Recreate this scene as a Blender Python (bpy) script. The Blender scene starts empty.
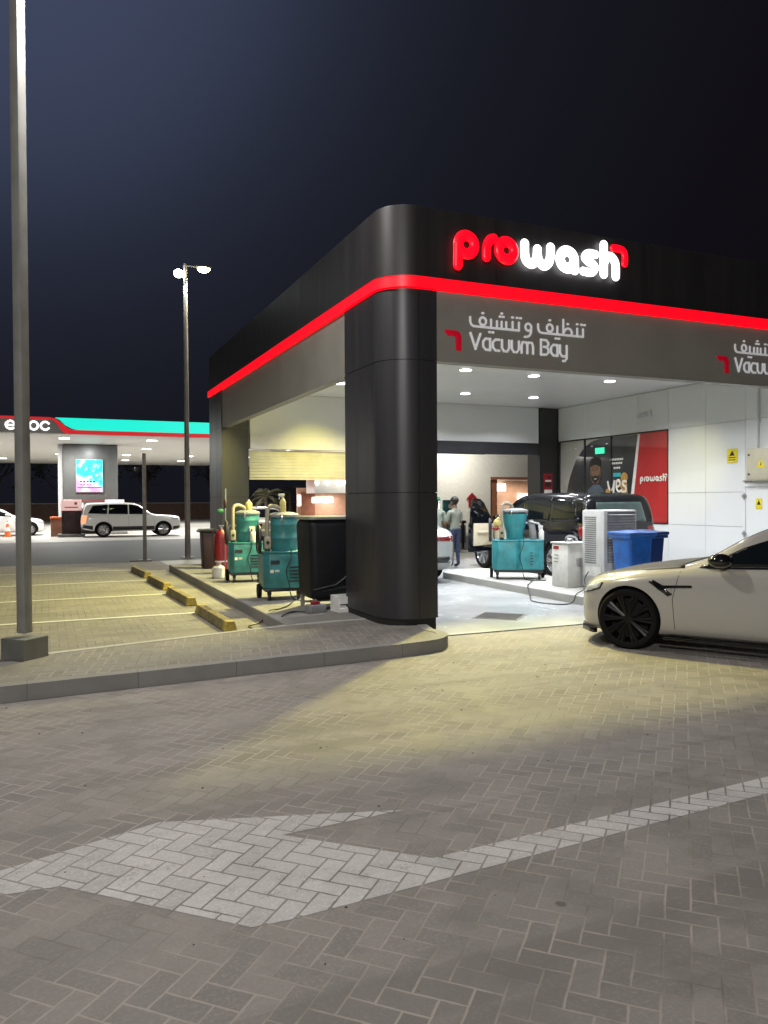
import bpy, bmesh, math, random
from mathutils import Vector, Matrix
from mathutils.bvhtree import BVHTree
random.seed(11)
R = math.radians
PI = math.pi
SC = bpy.context.scene
COL = SC.collection

# ------------------------------------------------------------------ materials
class NT:
    """small wrapper for wiring shader nodes"""
    def __init__(s, mat):
        s.t = mat.node_tree; s.n = s.t.nodes; s.l = s.t.links
    def node(s, typ, **kw):
        n = s.n.new(typ)
        for k, v in kw.items(): setattr(n, k, v)
        return n
    def put(s, sock, v):
        if isinstance(v, (int, float, tuple, list)): sock.default_value = v
        else: s.l.new(v, sock)
    def m(s, op, a, b=None, c=None, clamp=False):
        n = s.node('ShaderNodeMath', operation=op, use_clamp=clamp)
        s.put(n.inputs[0], a)
        if b is not None: s.put(n.inputs[1], b)
        if c is not None: s.put(n.inputs[2], c)
        return n.outputs[0]
    def mix(s, f, a, b, mode='MIX'):
        n = s.node('ShaderNodeMix', data_type='RGBA', blend_type=mode)
        s.put(n.inputs[0], f); s.put(n.inputs[6], a); s.put(n.inputs[7], b)
        return n.outputs[2]
    def noise(s, scale, detail=3, rough=.55, vec=None, dist=0):
        n = s.node('ShaderNodeTexNoise')
        n.inputs['Scale'].default_value = scale; n.inputs['Detail'].default_value = detail
        n.inputs['Roughness'].default_value = rough; n.inputs['Distortion'].default_value = dist
        if vec is not None: s.l.new(vec, n.inputs['Vector'])
        return n.outputs[0]
    def ramp(s, f, lo, hi, a=0., b=1.):
        n = s.node('ShaderNodeMapRange'); n.interpolation_type = 'SMOOTHSTEP'
        s.put(n.inputs[0], f); n.inputs[1].default_value = lo; n.inputs[2].default_value = hi
        n.inputs[3].default_value = a; n.inputs[4].default_value = b
        return n.outputs[0]
    def pos(s): return s.node('ShaderNodeNewGeometry').outputs['Position']
    def obj(s): return s.node('ShaderNodeTexCoord').outputs['Object']

def c4(c): return (c[0], c[1], c[2], 1.)

def mat(name, col, rough=.5, metal=0., spec=.5, var=.12, scale=6., bump=0., bscale=60., emit=None, estr=0., coat=0., rvar=.12, aniso=0., trans=0., alpha=1., stretch=None):
    m = bpy.data.materials.new(name); m.use_nodes = True
    k = NT(m); p = k.n['Principled BSDF']
    vec = k.obj()
    if stretch:
        mp = k.node('ShaderNodeMapping'); mp.inputs['Scale'].default_value = stretch
        k.l.new(vec, mp.inputs['Vector']); vec = mp.outputs[0]
    nz = k.noise(scale, 4, .6, vec)
    f = k.ramp(nz, .3, .7)
    lo = tuple(x*(1-var) for x in col); hi = tuple(min(1, x*(1+var)) for x in col)
    k.l.new(k.mix(f, c4(lo), c4(hi)), p.inputs['Base Color'])
    k.l.new(k.m('MULTIPLY_ADD', f, rvar*rough, rough*(1-rvar*.5), clamp=True), p.inputs['Roughness'])
    p.inputs['Metallic'].default_value = metal
    p.inputs['Specular IOR Level'].default_value = spec
    p.inputs['Coat Weight'].default_value = coat; p.inputs['Coat Roughness'].default_value = .06
    p.inputs['Transmission Weight'].default_value = trans
    if bump:
        b = k.node('ShaderNodeBump'); b.inputs['Strength'].default_value = bump; b.inputs['Distance'].default_value = .01
        k.l.new(k.noise(bscale, 3, .6, vec), b.inputs['Height']); k.l.new(b.outputs[0], p.inputs['Normal'])
    if emit:
        p.inputs['Emission Color'].default_value = c4(emit); p.inputs['Emission Strength'].default_value = estr
    return m

def paver_mat(name, col, joint, angle=45., w=.1, off=(0, 0), stain=.25, white=False, jw=.055):
    """2:1 herringbone block paving laid in world coordinates"""
    m = bpy.data.materials.new(name); m.use_nodes = True
    k = NT(m); p = k.n['Principled BSDF']
    P = k.pos()
    # slightly wavering lines
    nz = k.node('ShaderNodeTexNoise'); nz.inputs['Scale'].default_value = 5.; nz.inputs['Detail'].default_value = 2
    k.l.new(P, nz.inputs['Vector'])
    vm = k.node('ShaderNodeVectorMath', operation='MULTIPLY_ADD')
    k.l.new(nz.outputs['Color'], vm.inputs[0]); vm.inputs[1].default_value = (.012, .012, 0); k.l.new(P, vm.inputs[2])
    mp = k.node('ShaderNodeMapping'); mp.inputs['Rotation'].default_value = (0, 0, R(angle))
    mp.inputs['Scale'].default_value = (1/w, 1/w, 1); mp.inputs['Location'].default_value = (off[0]/w, off[1]/w, 0)
    k.l.new(vm.outputs[0], mp.inputs['Vector'])
    sx = k.node('ShaderNodeSeparateXYZ'); k.l.new(mp.outputs[0], sx.inputs[0])
    X, Y = sx.outputs[0], sx.outputs[1]
    i, j = k.m('FLOOR', X), k.m('FLOOR', Y)
    fx, fy = k.m('SUBTRACT', X, i), k.m('SUBTRACT', Y, j)
    d = k.m('SUBTRACT', i, j)
    q = k.m('FLOORED_MODULO', d, 4.)
    horiz = k.m('LESS_THAN', q, 1.5)
    is1 = k.m('COMPARE', q, 1., .1); is2 = k.m('COMPARE', q, 2., .1)
    lxh = k.m('ADD', fx, is1); lyv = k.m('ADD', fy, is2)
    eh = k.m('MINIMUM', k.m('MINIMUM', lxh, k.m('SUBTRACT', 2., lxh)), k.m('MINIMUM', fy, k.m('SUBTRACT', 1., fy)))
    ev = k.m('MINIMUM', k.m('MINIMUM', fx, k.m('SUBTRACT', 1., fx)), k.m('MINIMUM', lyv, k.m('SUBTRACT', 2., lyv)))
    e = k.m('ADD', k.m('MULTIPLY', eh, horiz), k.m('MULTIPLY', ev, k.m('SUBTRACT', 1., horiz)))
    cid = k.node('ShaderNodeCombineXYZ')
    k.l.new(k.m('SUBTRACT', i, is1), cid.inputs[0]); k.l.new(k.m('SUBTRACT', j, is2), cid.inputs[1])
    wn = k.node('ShaderNodeTexWhiteNoise', noise_dimensions='2D'); k.l.new(cid.outputs[0], wn.inputs['Vector'])
    big = k.noise(.55, 4, .6, P); mid = k.noise(3.2, 5, .65, P); fine = k.noise(170, 2, .7, P); grit = k.noise(55, 5, .75, P)
    base = k.mix(wn.outputs['Value'], c4([x*.83 for x in col]), c4([x*1.12 for x in col]))
    base = k.mix(k.ramp(fine, .3, .7, 0, .35), base, c4([x*.58 for x in col]))
    base = k.mix(k.ramp(grit, .45, .70, 0, .55), base, c4([x*1.35 for x in col]))
    base = k.mix(k.ramp(mid, .46, .66, 0, stain), base, c4([x*.55 for x in col]))
    base = k.mix(k.ramp(big, .46, .62, 0, stain*.8), base, c4([x*.68 for x in col]))
    mt_ = k.node('ShaderNodeMapping'); mt_.inputs['Rotation'].default_value = (0, 0, R(-28)); mt_.inputs['Scale'].default_value = (.16, 2.1, 1); k.l.new(P, mt_.inputs['Vector'])
    trk = k.noise(1.0, 4, .6, mt_.outputs[0], .25)
    base = k.mix(k.ramp(trk, .50, .63, 0, stain*1.0), base, c4([x*.52 for x in col]))
    mt2 = k.node('ShaderNodeMapping'); mt2.inputs['Rotation'].default_value = (0, 0, R(38)); mt2.inputs['Scale'].default_value = (.9, 30, 1); k.l.new(P, mt2.inputs['Vector'])
    base = k.mix(k.ramp(k.noise(1.3, 3, .6, mt2.outputs[0], .4), .62, .75, 0, stain*.8), base, c4([x*.6 for x in col]))
    if white:
        wr_ = k.m('ADD', k.m('MULTIPLY', fine, .45), k.m('MULTIPLY', k.noise(7, 5, .7, P), .75))
        base = k.mix(k.ramp(wr_, .64, .80, 0, .8), base, c4((.22, .21, .20)))
    # spots: oil drips and gum
    vo = k.node('ShaderNodeTexVoronoi'); vo.inputs['Scale'].default_value = 1.1; k.l.new(P, vo.inputs['Vector'])
    base = k.mix(k.ramp(vo.outputs['Distance'], .018, .035, .65, 0), base, c4([x*.25 for x in col]))
    # sandy joints, sand washed out in places
    jn = k.m('ADD', jw, k.m('MULTIPLY', k.m('SUBTRACT', k.noise(22, 3, .6, P), .5), .07))
    jf = k.m('SUBTRACT', 1., k.ramp(k.m('SUBTRACT', e, jn), -.012, .035))
    jc = k.mix(k.ramp(k.noise(1.6, 3, .6, P), .42, .66), c4(joint), c4([x*.45 for x in joint]))
    k.l.new(k.mix(k.m('MULTIPLY', jf, .92), base, jc), p.inputs['Base Color'])
    k.l.new(k.ramp(mid, .3, .75, .82, .55), p.inputs['Roughness'])
    p.inputs['Specular IOR Level'].default_value = .35
    hgt = k.m('ADD', k.m('MULTIPLY', k.ramp(e, .0, .07), .8), k.m('MULTIPLY', fine, .28))
    hgt = k.m('ADD', hgt, k.m('MULTIPLY', wn.outputs['Value'], .22))
    b = k.node('ShaderNodeBump'); b.inputs['Strength'].default_value = .35; b.inputs['Distance'].default_value = .004
    k.l.new(hgt, b.inputs['Height']); k.l.new(b.outputs[0], p.inputs['Normal'])
    return m

def slab_mat(name, col, rough=.6, stain=.3, spec=.4, wet=0., joint=None):
    m = bpy.data.materials.new(name); m.use_nodes = True
    k = NT(m); p = k.n['Principled BSDF']; P = k.pos()
    big = k.noise(.9, 5, .62, P, .6); mid = k.noise(5, 5, .65, P); fine = k.noise(120, 2, .7, P)
    base = k.mix(k.ramp(fine, .3, .7, 0, .4), c4(col), c4([x*.75 for x in col]))
    base = k.mix(k.ramp(big, .42, .7, 0, stain), base, c4([x*.55 for x in col]))
    base = k.mix(k.ramp(mid, .5, .75, 0, stain*.8), base, c4([x*.6 for x in col]))
    if joint:
        sx = k.node('ShaderNodeSeparateXYZ'); k.l.new(P, sx.inputs[0])
        fr = k.m('FRACT', k.m('MULTIPLY', k.m('ADD', sx.outputs[joint[0]], 50.), 1/joint[1]))
        base = k.mix(k.m('LESS_THAN', fr, .007/joint[1]), base, c4([x*.45 for x in col]))
        wn_ = k.node('ShaderNodeTexWhiteNoise', noise_dimensions='1D'); k.l.new(k.m('FLOOR', k.m('MULTIPLY', k.m('ADD', sx.outputs[joint[0]], 50.), 1/joint[1])), wn_.inputs['W'])
        base = k.mix(k.m('MULTIPLY', wn_.outputs[0], .16), base, c4([x*.7 for x in col]))
    k.l.new(base, p.inputs['Base Color'])
    k.l.new(k.ramp(big, .35, .65, rough, max(.05, rough-wet)), p.inputs['Roughness'])
    p.inputs['Specular IOR Level'].default_value = spec
    b = k.node('ShaderNodeBump'); b.inputs['Strength'].default_value = .25; b.inputs['Distance'].default_value = .004
    k.l.new(k.m('ADD', fine, mid), b.inputs['Height']); k.l.new(b.outputs[0], p.inputs['Normal'])
    return m

M = {}
PAV = (.262, .244, .225)
M['paver'] = paver_mat('grey block paving', PAV, (.36, .33, .285), 45, jw=.034, stain=.45)
M['paver_white'] = paver_mat('white painted block paving', (.54, .525, .51), (.24, .22, .19), 45, stain=.35, white=True, jw=.035)
M['paver_walk'] = paver_mat('walkway block paving', (.20, .19, .175), (.30, .27, .22), 12, stain=.3)
M['paver_park'] = paver_mat('parking block paving', (.235, .22, .185), (.19, .17, .13), 0, stain=.45)
M['kerb'] = slab_mat('kerb concrete', (.24, .235, .225), .8, .4, joint=(0, .92))
M['kerb_long'] = slab_mat('kerb stones', (.24, .235, .225), .8, .4, joint=(1, .92))
M['walk_edge'] = slab_mat('pale concrete edge', (.40, .39, .36), .8, .3)
M['bay_floor'] = slab_mat('wet pale floor coating', (.49, .505, .525), .28, .10, .5, .14)
M['island'] = slab_mat('island concrete', (.46, .455, .44), .65, .22)
M['platform'] = slab_mat('platform concrete', (.21, .20, .185), .8, .4)
M['asphalt'] = slab_mat('asphalt', (.05, .055, .062), .7, .3)
M['station_slab'] = slab_mat('station concrete', (.33, .325, .30), .55, .25)
M['white_line'] = slab_mat('worn white line paint', (.60, .60, .57), .7, .4)
M['yellow_stop'] = mat('worn yellow paint', (.17, .135, .05), .8, var=.4, scale=9, bump=.4)
M['black_stop'] = mat('yellow end paint', (.36, .27, .05), .7, var=.3, scale=9)
M['clad'] = mat('dark anodised cladding', (.036, .036, .040), .42, .3, .5, var=.08, scale=1.2, rvar=.25, stretch=(4, 4, .15))
M['clad_dark'] = mat('dark upper cladding', (.027, .026, .027), .5, .25, .5, var=.1, scale=1.2, rvar=.2, stretch=(4, 4, .2))
M['fascia'] = mat('warm grey fascia panel', (.245, .236, .212), .55, .1, .5, var=.06, scale=1.5, rvar=.2)
M['gap'] = mat('shadow gap', (.008, .008, .008), .9)
M['red_led'] = mat('red light strip', (.4, .01, .02), .4, emit=(1., .0, .008), estr=1.3)
M['red_sign'] = mat('red lit letters', (.5, .01, .02), .3, emit=(1., .0, .010), estr=1.5)
M['white_sign'] = mat('white lit letters', (.8, .8, .8), .3, emit=(1., .98, .98), estr=3.2)
M['red_glow'] = mat('red acrylic', (.62, .006, .03), .35, var=.05, emit=(1, 0, .03), estr=.12)  # unlit acrylic given a weak glow of its own
M['letter_glow'] = mat('pale letters with added glow', (.86, .88, .90), .35, 0., var=.03, emit=(.9, .95, 1.), estr=.16)  # faint glow added to brighten letters that likely only reflect
M['white_panel'] = mat('white wall panel', (.76, .775, .785), .30, var=.015, scale=.5, rvar=0)
M['ceiling'] = mat('white ceiling panel', (.88, .885, .885), .32, var=.015, scale=.5, rvar=0)
M['cream_panel'] = mat('cream shutter panel', (.62, .58, .36), .6, var=.08, scale=3, bump=.2, bscale=40)
M['beam_dark'] = mat('dark navy beam', (.02, .02, .028), .4)
M['downlight'] = mat('downlight diffuser', (.9, .9, .9), .4, emit=(1., .97, .92), estr=9.)
M['lamp_white'] = mat('cool lamp lens', (.9, .9, .9), .4, emit=(.9, 1., .95), estr=40.)
M['lamp_yellow'] = mat('yellow lamp lens', (.9, .9, .8), .4, emit=(1., .92, .5), estr=40.)
M['pole'] = mat('grey painted pole', (.24, .24, .225), .5, .1, var=.12, scale=3, bump=.1)
M['pole_dark'] = mat('dull steel pole', (.22, .205, .195), .5, .1, var=.12, scale=3)
M['pole_base'] = mat('grey base shroud', (.15, .15, .14), .6, .1, var=.15, scale=5, bump=.2)
M['teal_body'] = mat('teal moulded plastic', (.024, .150, .160), .45, var=.28, scale=4, bump=.08, bscale=30)
M['teal_body_b'] = mat('blue teal moulded plastic', (.022, .19, .225), .45, var=.28, scale=4, bump=.08, bscale=30)
M['black_plastic'] = mat('black plastic', (.014, .014, .015), .45, var=.2)
M['black_gloss'] = mat('black gloss', (.006, .006, .008), .12, coat=.4)
M['rubber'] = mat('tyre rubber', (.005, .005, .0055), .8, spec=.15, var=.2, scale=20)
M['black_cover'] = mat('black padded cover', (.0035, .0045, .007), .6, spec=.3, var=.25, scale=5, bump=.5, bscale=7)
M['hose'] = mat('tan hose', (.30, .27, .205), .65, var=.15, scale=20, bump=.3)
M['chrome'] = mat('bright metal', (.62, .62, .62), .22, .95)
M['steel'] = mat('brushed steel', (.42, .42, .42), .4, .85)
M['yellow'] = mat('yellow plastic', (.50, .42, .16), .55)
M['red'] = mat('red paint', (.24, .010, .014), .45, var=.12)
M['red_dark'] = mat('dark maroon plastic', (.026, .008, .010), .6)
M['white_plastic'] = mat('white plastic', (.72, .72, .70), .4, var=.08)
M['milky'] = mat('milky plastic', (.62, .60, .52), .4, var=.1)
M['green'] = mat('green plastic', (.02, .14, .07), .6)
M['blue_bin'] = mat('blue bin plastic', (.012, .10, .42), .4, var=.28, scale=4)
M['blue_bin_dark'] = mat('dark blue bin plastic', (.010, .035, .16), .4, var=.12, scale=4)
M['grey_light'] = mat('pale grey plastic', (.55, .56, .57), .45, var=.06)
M['grey_dark'] = mat('mid grey plastic', (.20, .205, .215), .5)
M['louvre'] = mat('grey louvre', (.32, .33, .35), .45)
M['greige_paint'] = mat('greige car paint', (.335, .325, .305), .24, .0, .5, var=0, coat=.8, rvar=0)
M['white_paint'] = mat('white car paint', (.74, .74, .72), .25, 0, .5, var=0, coat=.8, rvar=0)
M['silver_paint'] = mat('silver car paint', (.50, .51, .52), .3, .3, .5, var=0, coat=.6, rvar=0)
M['black_paint'] = mat('black car paint', (.004, .0045, .008), .16, 0, .35, var=0, coat=.35, rvar=0)
M['carbon'] = mat('dark bronze bonnet', (.035, .03, .027), .5, 0, spec=.25, var=.05)
M['arch'] = mat('arch liner', (.006, .006, .006), .9)
M['glass_dark'] = mat('tinted glass', (.005, .007, .009), .04, 0, .4, var=.1, rvar=.05)
M['glass_mid'] = mat('greenish glass', (.05, .075, .075), .05, 0, .7, rvar=.05)
M['rim_black'] = mat('gloss black rim', (.004, .004, .005), .38, .0, spec=.3)
M['rim_silver'] = mat('silver rim', (.52, .52, .53), .25, .8)
M['headlight'] = mat('headlamp glass', (.35, .38, .42), .08, .2, coat=1., emit=(.9, .95, 1), estr=.10)
M['tail_red'] = mat('red lamp glass', (.16, .006, .008), .15, coat=.6)
M['tail_lit'] = mat('lit tail lamp', (.6, .1, .05), .2, emit=(1., .22, .10), estr=2.2)
M['cream_leather'] = mat('cream leather', (.62, .56, .43), .5, var=.08)
M['skin'] = mat('skin', (.18, .095, .06), .55)
M['hair'] = mat('black hair', (.01, .009, .008), .6, bump=.4, bscale=80)
M['shirt'] = mat('olive grey shirt', (.20, .215, .18), .85, bump=.3, bscale=25)
M['jeans'] = mat('dark blue jeans', (.025, .035, .085), .85, bump=.3, bscale=40)
M['uniform'] = mat('pale grey green uniform', (.27, .32, .28), .85, bump=.3, bscale=25)
M['orange'] = mat('orange plastic', (.62, .13, .02), .5)
M['teal_lit'] = mat('teal lit fascia', (.02, .5, .42), .4, emit=(.0, .80, .62), estr=1.)
M['red_stripe'] = mat('red fascia stripe', (.5, .015, .02), .45, emit=(1, .015, .025), estr=.5)
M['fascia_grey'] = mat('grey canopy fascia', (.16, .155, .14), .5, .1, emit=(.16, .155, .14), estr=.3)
M['canopy_white'] = mat('white canopy soffit', (.72, .70, .66), .5, var=.04)
M['col_grey'] = mat('grey column cladding', (.085, .09, .088), .5, .2, var=.06, scale=2)
M['pink_panel'] = mat('pale pump header', (.75, .52, .50), .4, emit=(1., .62, .6), estr=.45)
M['brown_clad'] = mat('brown cladding', (.30, .125, .075), .5, var=.15, scale=2.)
M['brown_lit'] = mat('warm lit interior wall', (.55, .36, .26), .6, var=.15, scale=1.5)
M['white_wall'] = mat('white painted wall', (.70, .69, .64), .6, var=.05)
M['lit_sign'] = mat('white backlit sign', (.9, .9, .9), .4, emit=(1, 1, .97), estr=2.5)
M['brown_wall'] = mat('brown boundary wall', (.07, .035, .026), .8, var=.3)
M['bark'] = mat('bark', (.09, .065, .045), .85, var=.3, bump=.6, bscale=15)
M['leaf'] = mat('dark leaves', (.035, .05, .022), .7, var=.4, scale=1.5)
M['palm_leaf'] = mat('palm fronds', (.07, .065, .03), .65, var=.35, scale=2)
M['sign_yellow'] = mat('yellow warning plate', (.72, .58, .02), .5)
M['beige_box'] = mat('beige enclosure paint', (.50, .47, .36), .45, var=.05)
M['poster_red'] = mat('red window film', (.42, .035, .035), .15, var=.1, scale=.8, coat=.6)
M['poster_dark'] = mat('dark window film', (.05, .05, .05), .06, var=.2, scale=1., coat=.7)
M['poster_grey'] = mat('pale window film', (.42, .41, .37), .1, var=.12, scale=1.2, coat=.6)
M['poster_white'] = mat('white vinyl', (.78, .75, .70), .4)
M['poster_skin'] = mat('printed warm tone', (.16, .085, .05), .35, var=.35, scale=7)
M['poster_gold'] = mat('printed gold tone', (.45, .24, .05), .35, var=.3, scale=9)
M['poster_blue'] = mat('printed blue grey', (.07, .09, .13), .35, var=.2, scale=5)
M['poster_teal'] = mat('printed teal', (.02, .20, .22), .35, emit=(.02, .5, .55), estr=.25)
M['exit_green'] = mat('green exit sign reflection', (.02, .5, .25), .4, emit=(.1, 1., .6), estr=.7)
M['mirror_glass'] = mat('grey glass', (.2, .2, .2), .05, .8)

# ------------------------------------------------------------------ mesh builder
class MB:
    def __init__(s): s.bm = bmesh.new()
    def _merge(s, b, mtx=None, mi=0):
        if mtx is not None: bmesh.ops.transform(b, matrix=mtx, verts=b.verts)
        for f in b.faces: f.material_index = mi
        me = bpy.data.meshes.new('tmp'); b.to_mesh(me); b.free(); s.bm.from_mesh(me); bpy.data.meshes.remove(me)
        return s
    def box(s, c, d, rz=0., bev=0., mi=0, rx=0., ry=0., taper=None, seg=2):
        b = bmesh.new(); bmesh.ops.create_cube(b, size=1.)
        for v in b.verts:
            if taper and v.co.z < 0: v.co.x *= taper; v.co.y *= taper
            v.co = Vector((v.co.x*d[0], v.co.y*d[1], v.co.z*d[2]))
        if bev > 0: bmesh.ops.bevel(b, geom=list(b.edges), offset=bev, segments=seg, profile=.5, affect='EDGES')
        return s._merge(b, Matrix.Translation(c) @ Matrix.Rotation(rz, 4, 'Z') @ Matrix.Rotation(ry, 4, 'Y') @ Matrix.Rotation(rx, 4, 'X'), mi)
    def cyl(s, p0, p1, r0, r1=None, n=20, mi=0, caps=True):
        p0, p1 = Vector(p0), Vector(p1); r1 = r0 if r1 is None else r1
        b = bmesh.new(); d = p1-p0
        bmesh.ops.create_cone(b, cap_ends=caps, segments=n, radius1=r0, radius2=r1, depth=d.length)
        q = d.to_track_quat('Z', 'Y').to_matrix().to_4x4()
        return s._merge(b, Matrix.Translation((p0+p1)/2) @ q, mi)
    def ball(s, c, r, sc=(1, 1, 1), n=12, mi=0, rz=0.):
        b = bmesh.new(); bmesh.ops.create_uvsphere(b, u_segments=n, v_segments=max(6, n//2+2), radius=r)
        return s._merge(b, Matrix.Translation(c) @ Matrix.Rotation(rz, 4, 'Z') @ Matrix.Diagonal((*sc, 1)), mi)
    def lathe(s, prof, n=28, axis='Z', c=(0, 0, 0), mi=0):
        b = bmesh.new(); rings = []
        for r, h in prof:
            rings.append([b.verts.new((max(r, 1e-4)*math.cos(2*PI*i/n), max(r, 1e-4)*math.sin(2*PI*i/n), h)) for i in range(n)])
        for a, q in zip(rings, rings[1:]):
            for i in range(n): b.faces.new((a[i], a[(i+1) % n], q[(i+1) % n], q[i]))
        b.faces.new(rings[0][::-1]); b.faces.new(rings[-1])
        mt = Matrix.Translation(c)
        if axis == 'Y': mt = mt @ Matrix.Rotation(-PI/2, 4, 'X')
        if axis == 'X': mt = mt @ Matrix.Rotation(PI/2, 4, 'Y')
        return s._merge(b, mt, mi)
    def tube(s, pts, r, n=8, mi=0, flat=None, caps=True, closed=False):
        """sweep of a round section; flat=(normal, factor) squashes the section along normal; r may be a list"""
        pts = [Vector(p) for p in pts]; b = bmesh.new(); rings = []; N = len(pts)
        prev = None
        for k, p in enumerate(pts):
            if closed: t = pts[(k+1) % N]-pts[k-1]
            else: t = (pts[min(k+1, N-1)]-pts[max(k-1, 0)])
            if t.length < 1e-9: t = Vector((0, 0, 1))
            t.normalize()
            if flat is not None: a = t.cross(Vector(flat[0])); a = a.normalized() if a.length > 1e-6 else Vector((1, 0, 0)); bb = Vector(flat[0]).normalized()*flat[1]
            else:
                if prev is None: a = t.orthogonal().normalized()
                else: a = (prev-t*prev.dot(t)); a = a.normalized() if a.length > 1e-6 else t.orthogonal().normalized()
                prev = a; bb = t.cross(a)
            rr = r[k] if isinstance(r, (list, tuple)) else r
            rings.append([b.verts.new(p+(a*math.cos(2*PI*i/n)+bb*math.sin(2*PI*i/n))*rr) for i in range(n)])
        prs = list(zip(rings, rings[1:])) + ([(rings[-1], rings[0])] if closed else [])
        for x, y in prs:
            for i in range(n): b.faces.new((x[i], x[(i+1) % n], y[(i+1) % n], y[i]))
        if caps and not closed: b.faces.new(rings[0][::-1]); b.faces.new(rings[-1])
        return s._merge(b, None, mi)
    def prism(s, poly, d0, d1, plane='XY', mi=0, bev=0.):
        """polygon outline extruded: XY -> along z, XZ -> along y, YZ -> along x"""
        b = bmesh.new()
        f = {'XY': lambda p, h: (p[0], p[1], h), 'XZ': lambda p, h: (p[0], h, p[1]), 'YZ': lambda p, h: (h, p[0], p[1])}[plane]
        lo = [b.verts.new(f(p, d0)) for p in poly]; hi = [b.verts.new(f(p, d1)) for p in poly]
        n = len(poly)
        b.faces.new(lo[::-1]); b.faces.new(hi)
        for i in range(n): b.faces.new((lo[i], lo[(i+1) % n], hi[(i+1) % n], hi[i]))
        bmesh.ops.recalc_face_normals(b, faces=b.faces)
        if bev > 0: bmesh.ops.bevel(b, geom=list(b.edges), offset=bev, segments=2, profile=.5, affect='EDGES')
        return s._merge(b, None, mi)
    def strip(s, path, z0, z1, th, mi=0, closed=False):
        """wall of thickness th (to the left of the path direction is the inside) along a plan path"""
        P = [Vector((p[0], p[1], 0)) for p in path]; n = len(P); b = bmesh.new(); q = []
        for k in range(n):
            t0 = (P[k]-P[k-1]).normalized() if k > 0 else (P[1]-P[0]).normalized()
            t1 = (P[k+1]-P[k]).normalized() if k < n-1 else t0
            nn = Vector((-(t0+t1).y, (t0+t1).x, 0)).normalized()
            o = P[k]; i_ = P[k]+nn*th/max(.3, nn.dot(Vector((-t0.y, t0.x, 0))))
            q.append([b.verts.new((o.x, o.y, z0)), b.verts.new((o.x, o.y, z1)), b.verts.new((i_.x, i_.y, z1)), b.verts.new((i_.x, i_.y, z0))])
        for a, c in zip(q, q[1:]):
            for i in range(4): b.faces.new((a[i], a[(i+1) % 4], c[(i+1) % 4], c[i]))
        b.faces.new(q[0][::-1]); b.faces.new(q[-1])
        bmesh.ops.recalc_face_normals(b, faces=b.faces)
        return s._merge(b, None, mi)
    def quad(s, pts, mi=0):
        b = bmesh.new(); b.faces.new([b.verts.new(p) for p in pts]); return s._merge(b, None, mi)
    def build(s, name, mats, parent=None, smooth=40, loc=None, rz=0., recalc=True):
        me = bpy.data.meshes.new(name)
        if recalc: bmesh.ops.recalc_face_normals(s.bm, faces=s.bm.faces)
        if smooth:
            lim = R(smooth)
            for e in s.bm.edges:
                e.smooth = not (len(e.link_faces) == 2 and e.calc_face_angle(0) > lim)
            for f in s.bm.faces: f.smooth = True
        s.bm.to_mesh(me); s.bm.free()
        o = bpy.data.objects.new(name, me)
        for m_ in (mats if isinstance(mats, (list, tuple)) else [mats]): me.materials.append(M[m_] if isinstance(m_, str) else m_)
        COL.objects.link(o)
        if parent is not None: o.parent = parent
        if loc is not None: o.location = loc
        if rz: o.rotation_euler = (0, 0, rz)
        return o

def tag(o, label, cat, group=None):
    o['label'] = label; o['category'] = cat
    if group: o['group'] = group
    return o
def thing(name, label, cat, loc=(0, 0, 0), rz=0., group=None):
    o = bpy.data.objects.new(name, None); COL.objects.link(o); o.empty_display_size = .2
    o.location = loc; o.rotation_euler = (0, 0, rz)
    return tag(o, label, cat, group)
def struct(o, kind='structure'): o['kind'] = kind; return o
def kids(o): return [c for c in bpy.data.objects if c.parent is o]
def copy_tree(o, parent=None):
    c = o.copy(); COL.objects.link(c)
    if parent is not None: c.parent = parent
    for k in kids(o): copy_tree(k, c)
    return c
def sheet(name, poly, z, m, kind='structure'):
    b = MB(); b.quad([(x, y, z) for x, y in poly]); return struct(b.build(name, m, smooth=0), kind)
def arc(cx, cy, r, a0, a1, n=10): return [(cx+r*math.cos(R(a0+(a1-a0)*i/n)), cy+r*math.sin(R(a0+(a1-a0)*i/n))) for i in range(n+1)]
def catm(pts, k=8, closed=False):
    P = [Vector(p) for p in pts]; out = []; n = len(P)
    for i in range(n if closed else n-1):
        if closed: a, b, c, d = P[i-1], P[i], P[(i+1) % n], P[(i+2) % n]
        else: a, b, c, d = P[max(i-1, 0)], P[i], P[i+1], P[min(i+2, n-1)]
        for j in range(k):
            t = j/k
            out.append(.5*((2*b)+(c-a)*t+(2*a-5*b+4*c-d)*t*t+(3*b-a-3*c+d)*t**3))
    if not closed: out.append(P[-1])
    return out

# ------------------------------------------------------------------ the setting: ground
sheet('ground', [(-260, -60), (320, -60), (320, 420), (-260, 420)], 0., 'paver')
AW = [(-6.2, -4.36), (-4.04, -4.66), (-3.30, -4.41), (-2.05, -4.80), (-2.75, -4.83), (-2.17, -5.37), (3.2, -5.12), (3.2, -5.33), (-.03, -5.45), (-2.95, -5.61), (-3.10, -5.60), (-3.79, -4.93), (-6.2, -4.72)]
def tri_sheet(name, poly, z, m):
    b = bmesh.new(); vs = [b.verts.new((x, y, z)) for x, y in poly]
    es = [b.edges.new((vs[i], vs[(i+1) % len(vs)])) for i in range(len(vs))]
    bmesh.ops.triangle_fill(b, use_beauty=True, use_dissolve=False, edges=es)
    for f in b.faces:
        if f.normal.z < 0: f.normal_flip()
    me = bpy.data.meshes.new(name); b.to_mesh(me); b.free(); me.materials.append(M[m])
    o = bpy.data.objects.new(name, me); COL.objects.link(o); return struct(o)
tri_sheet('road_marking', AW, .0016, 'paver_white')
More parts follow.
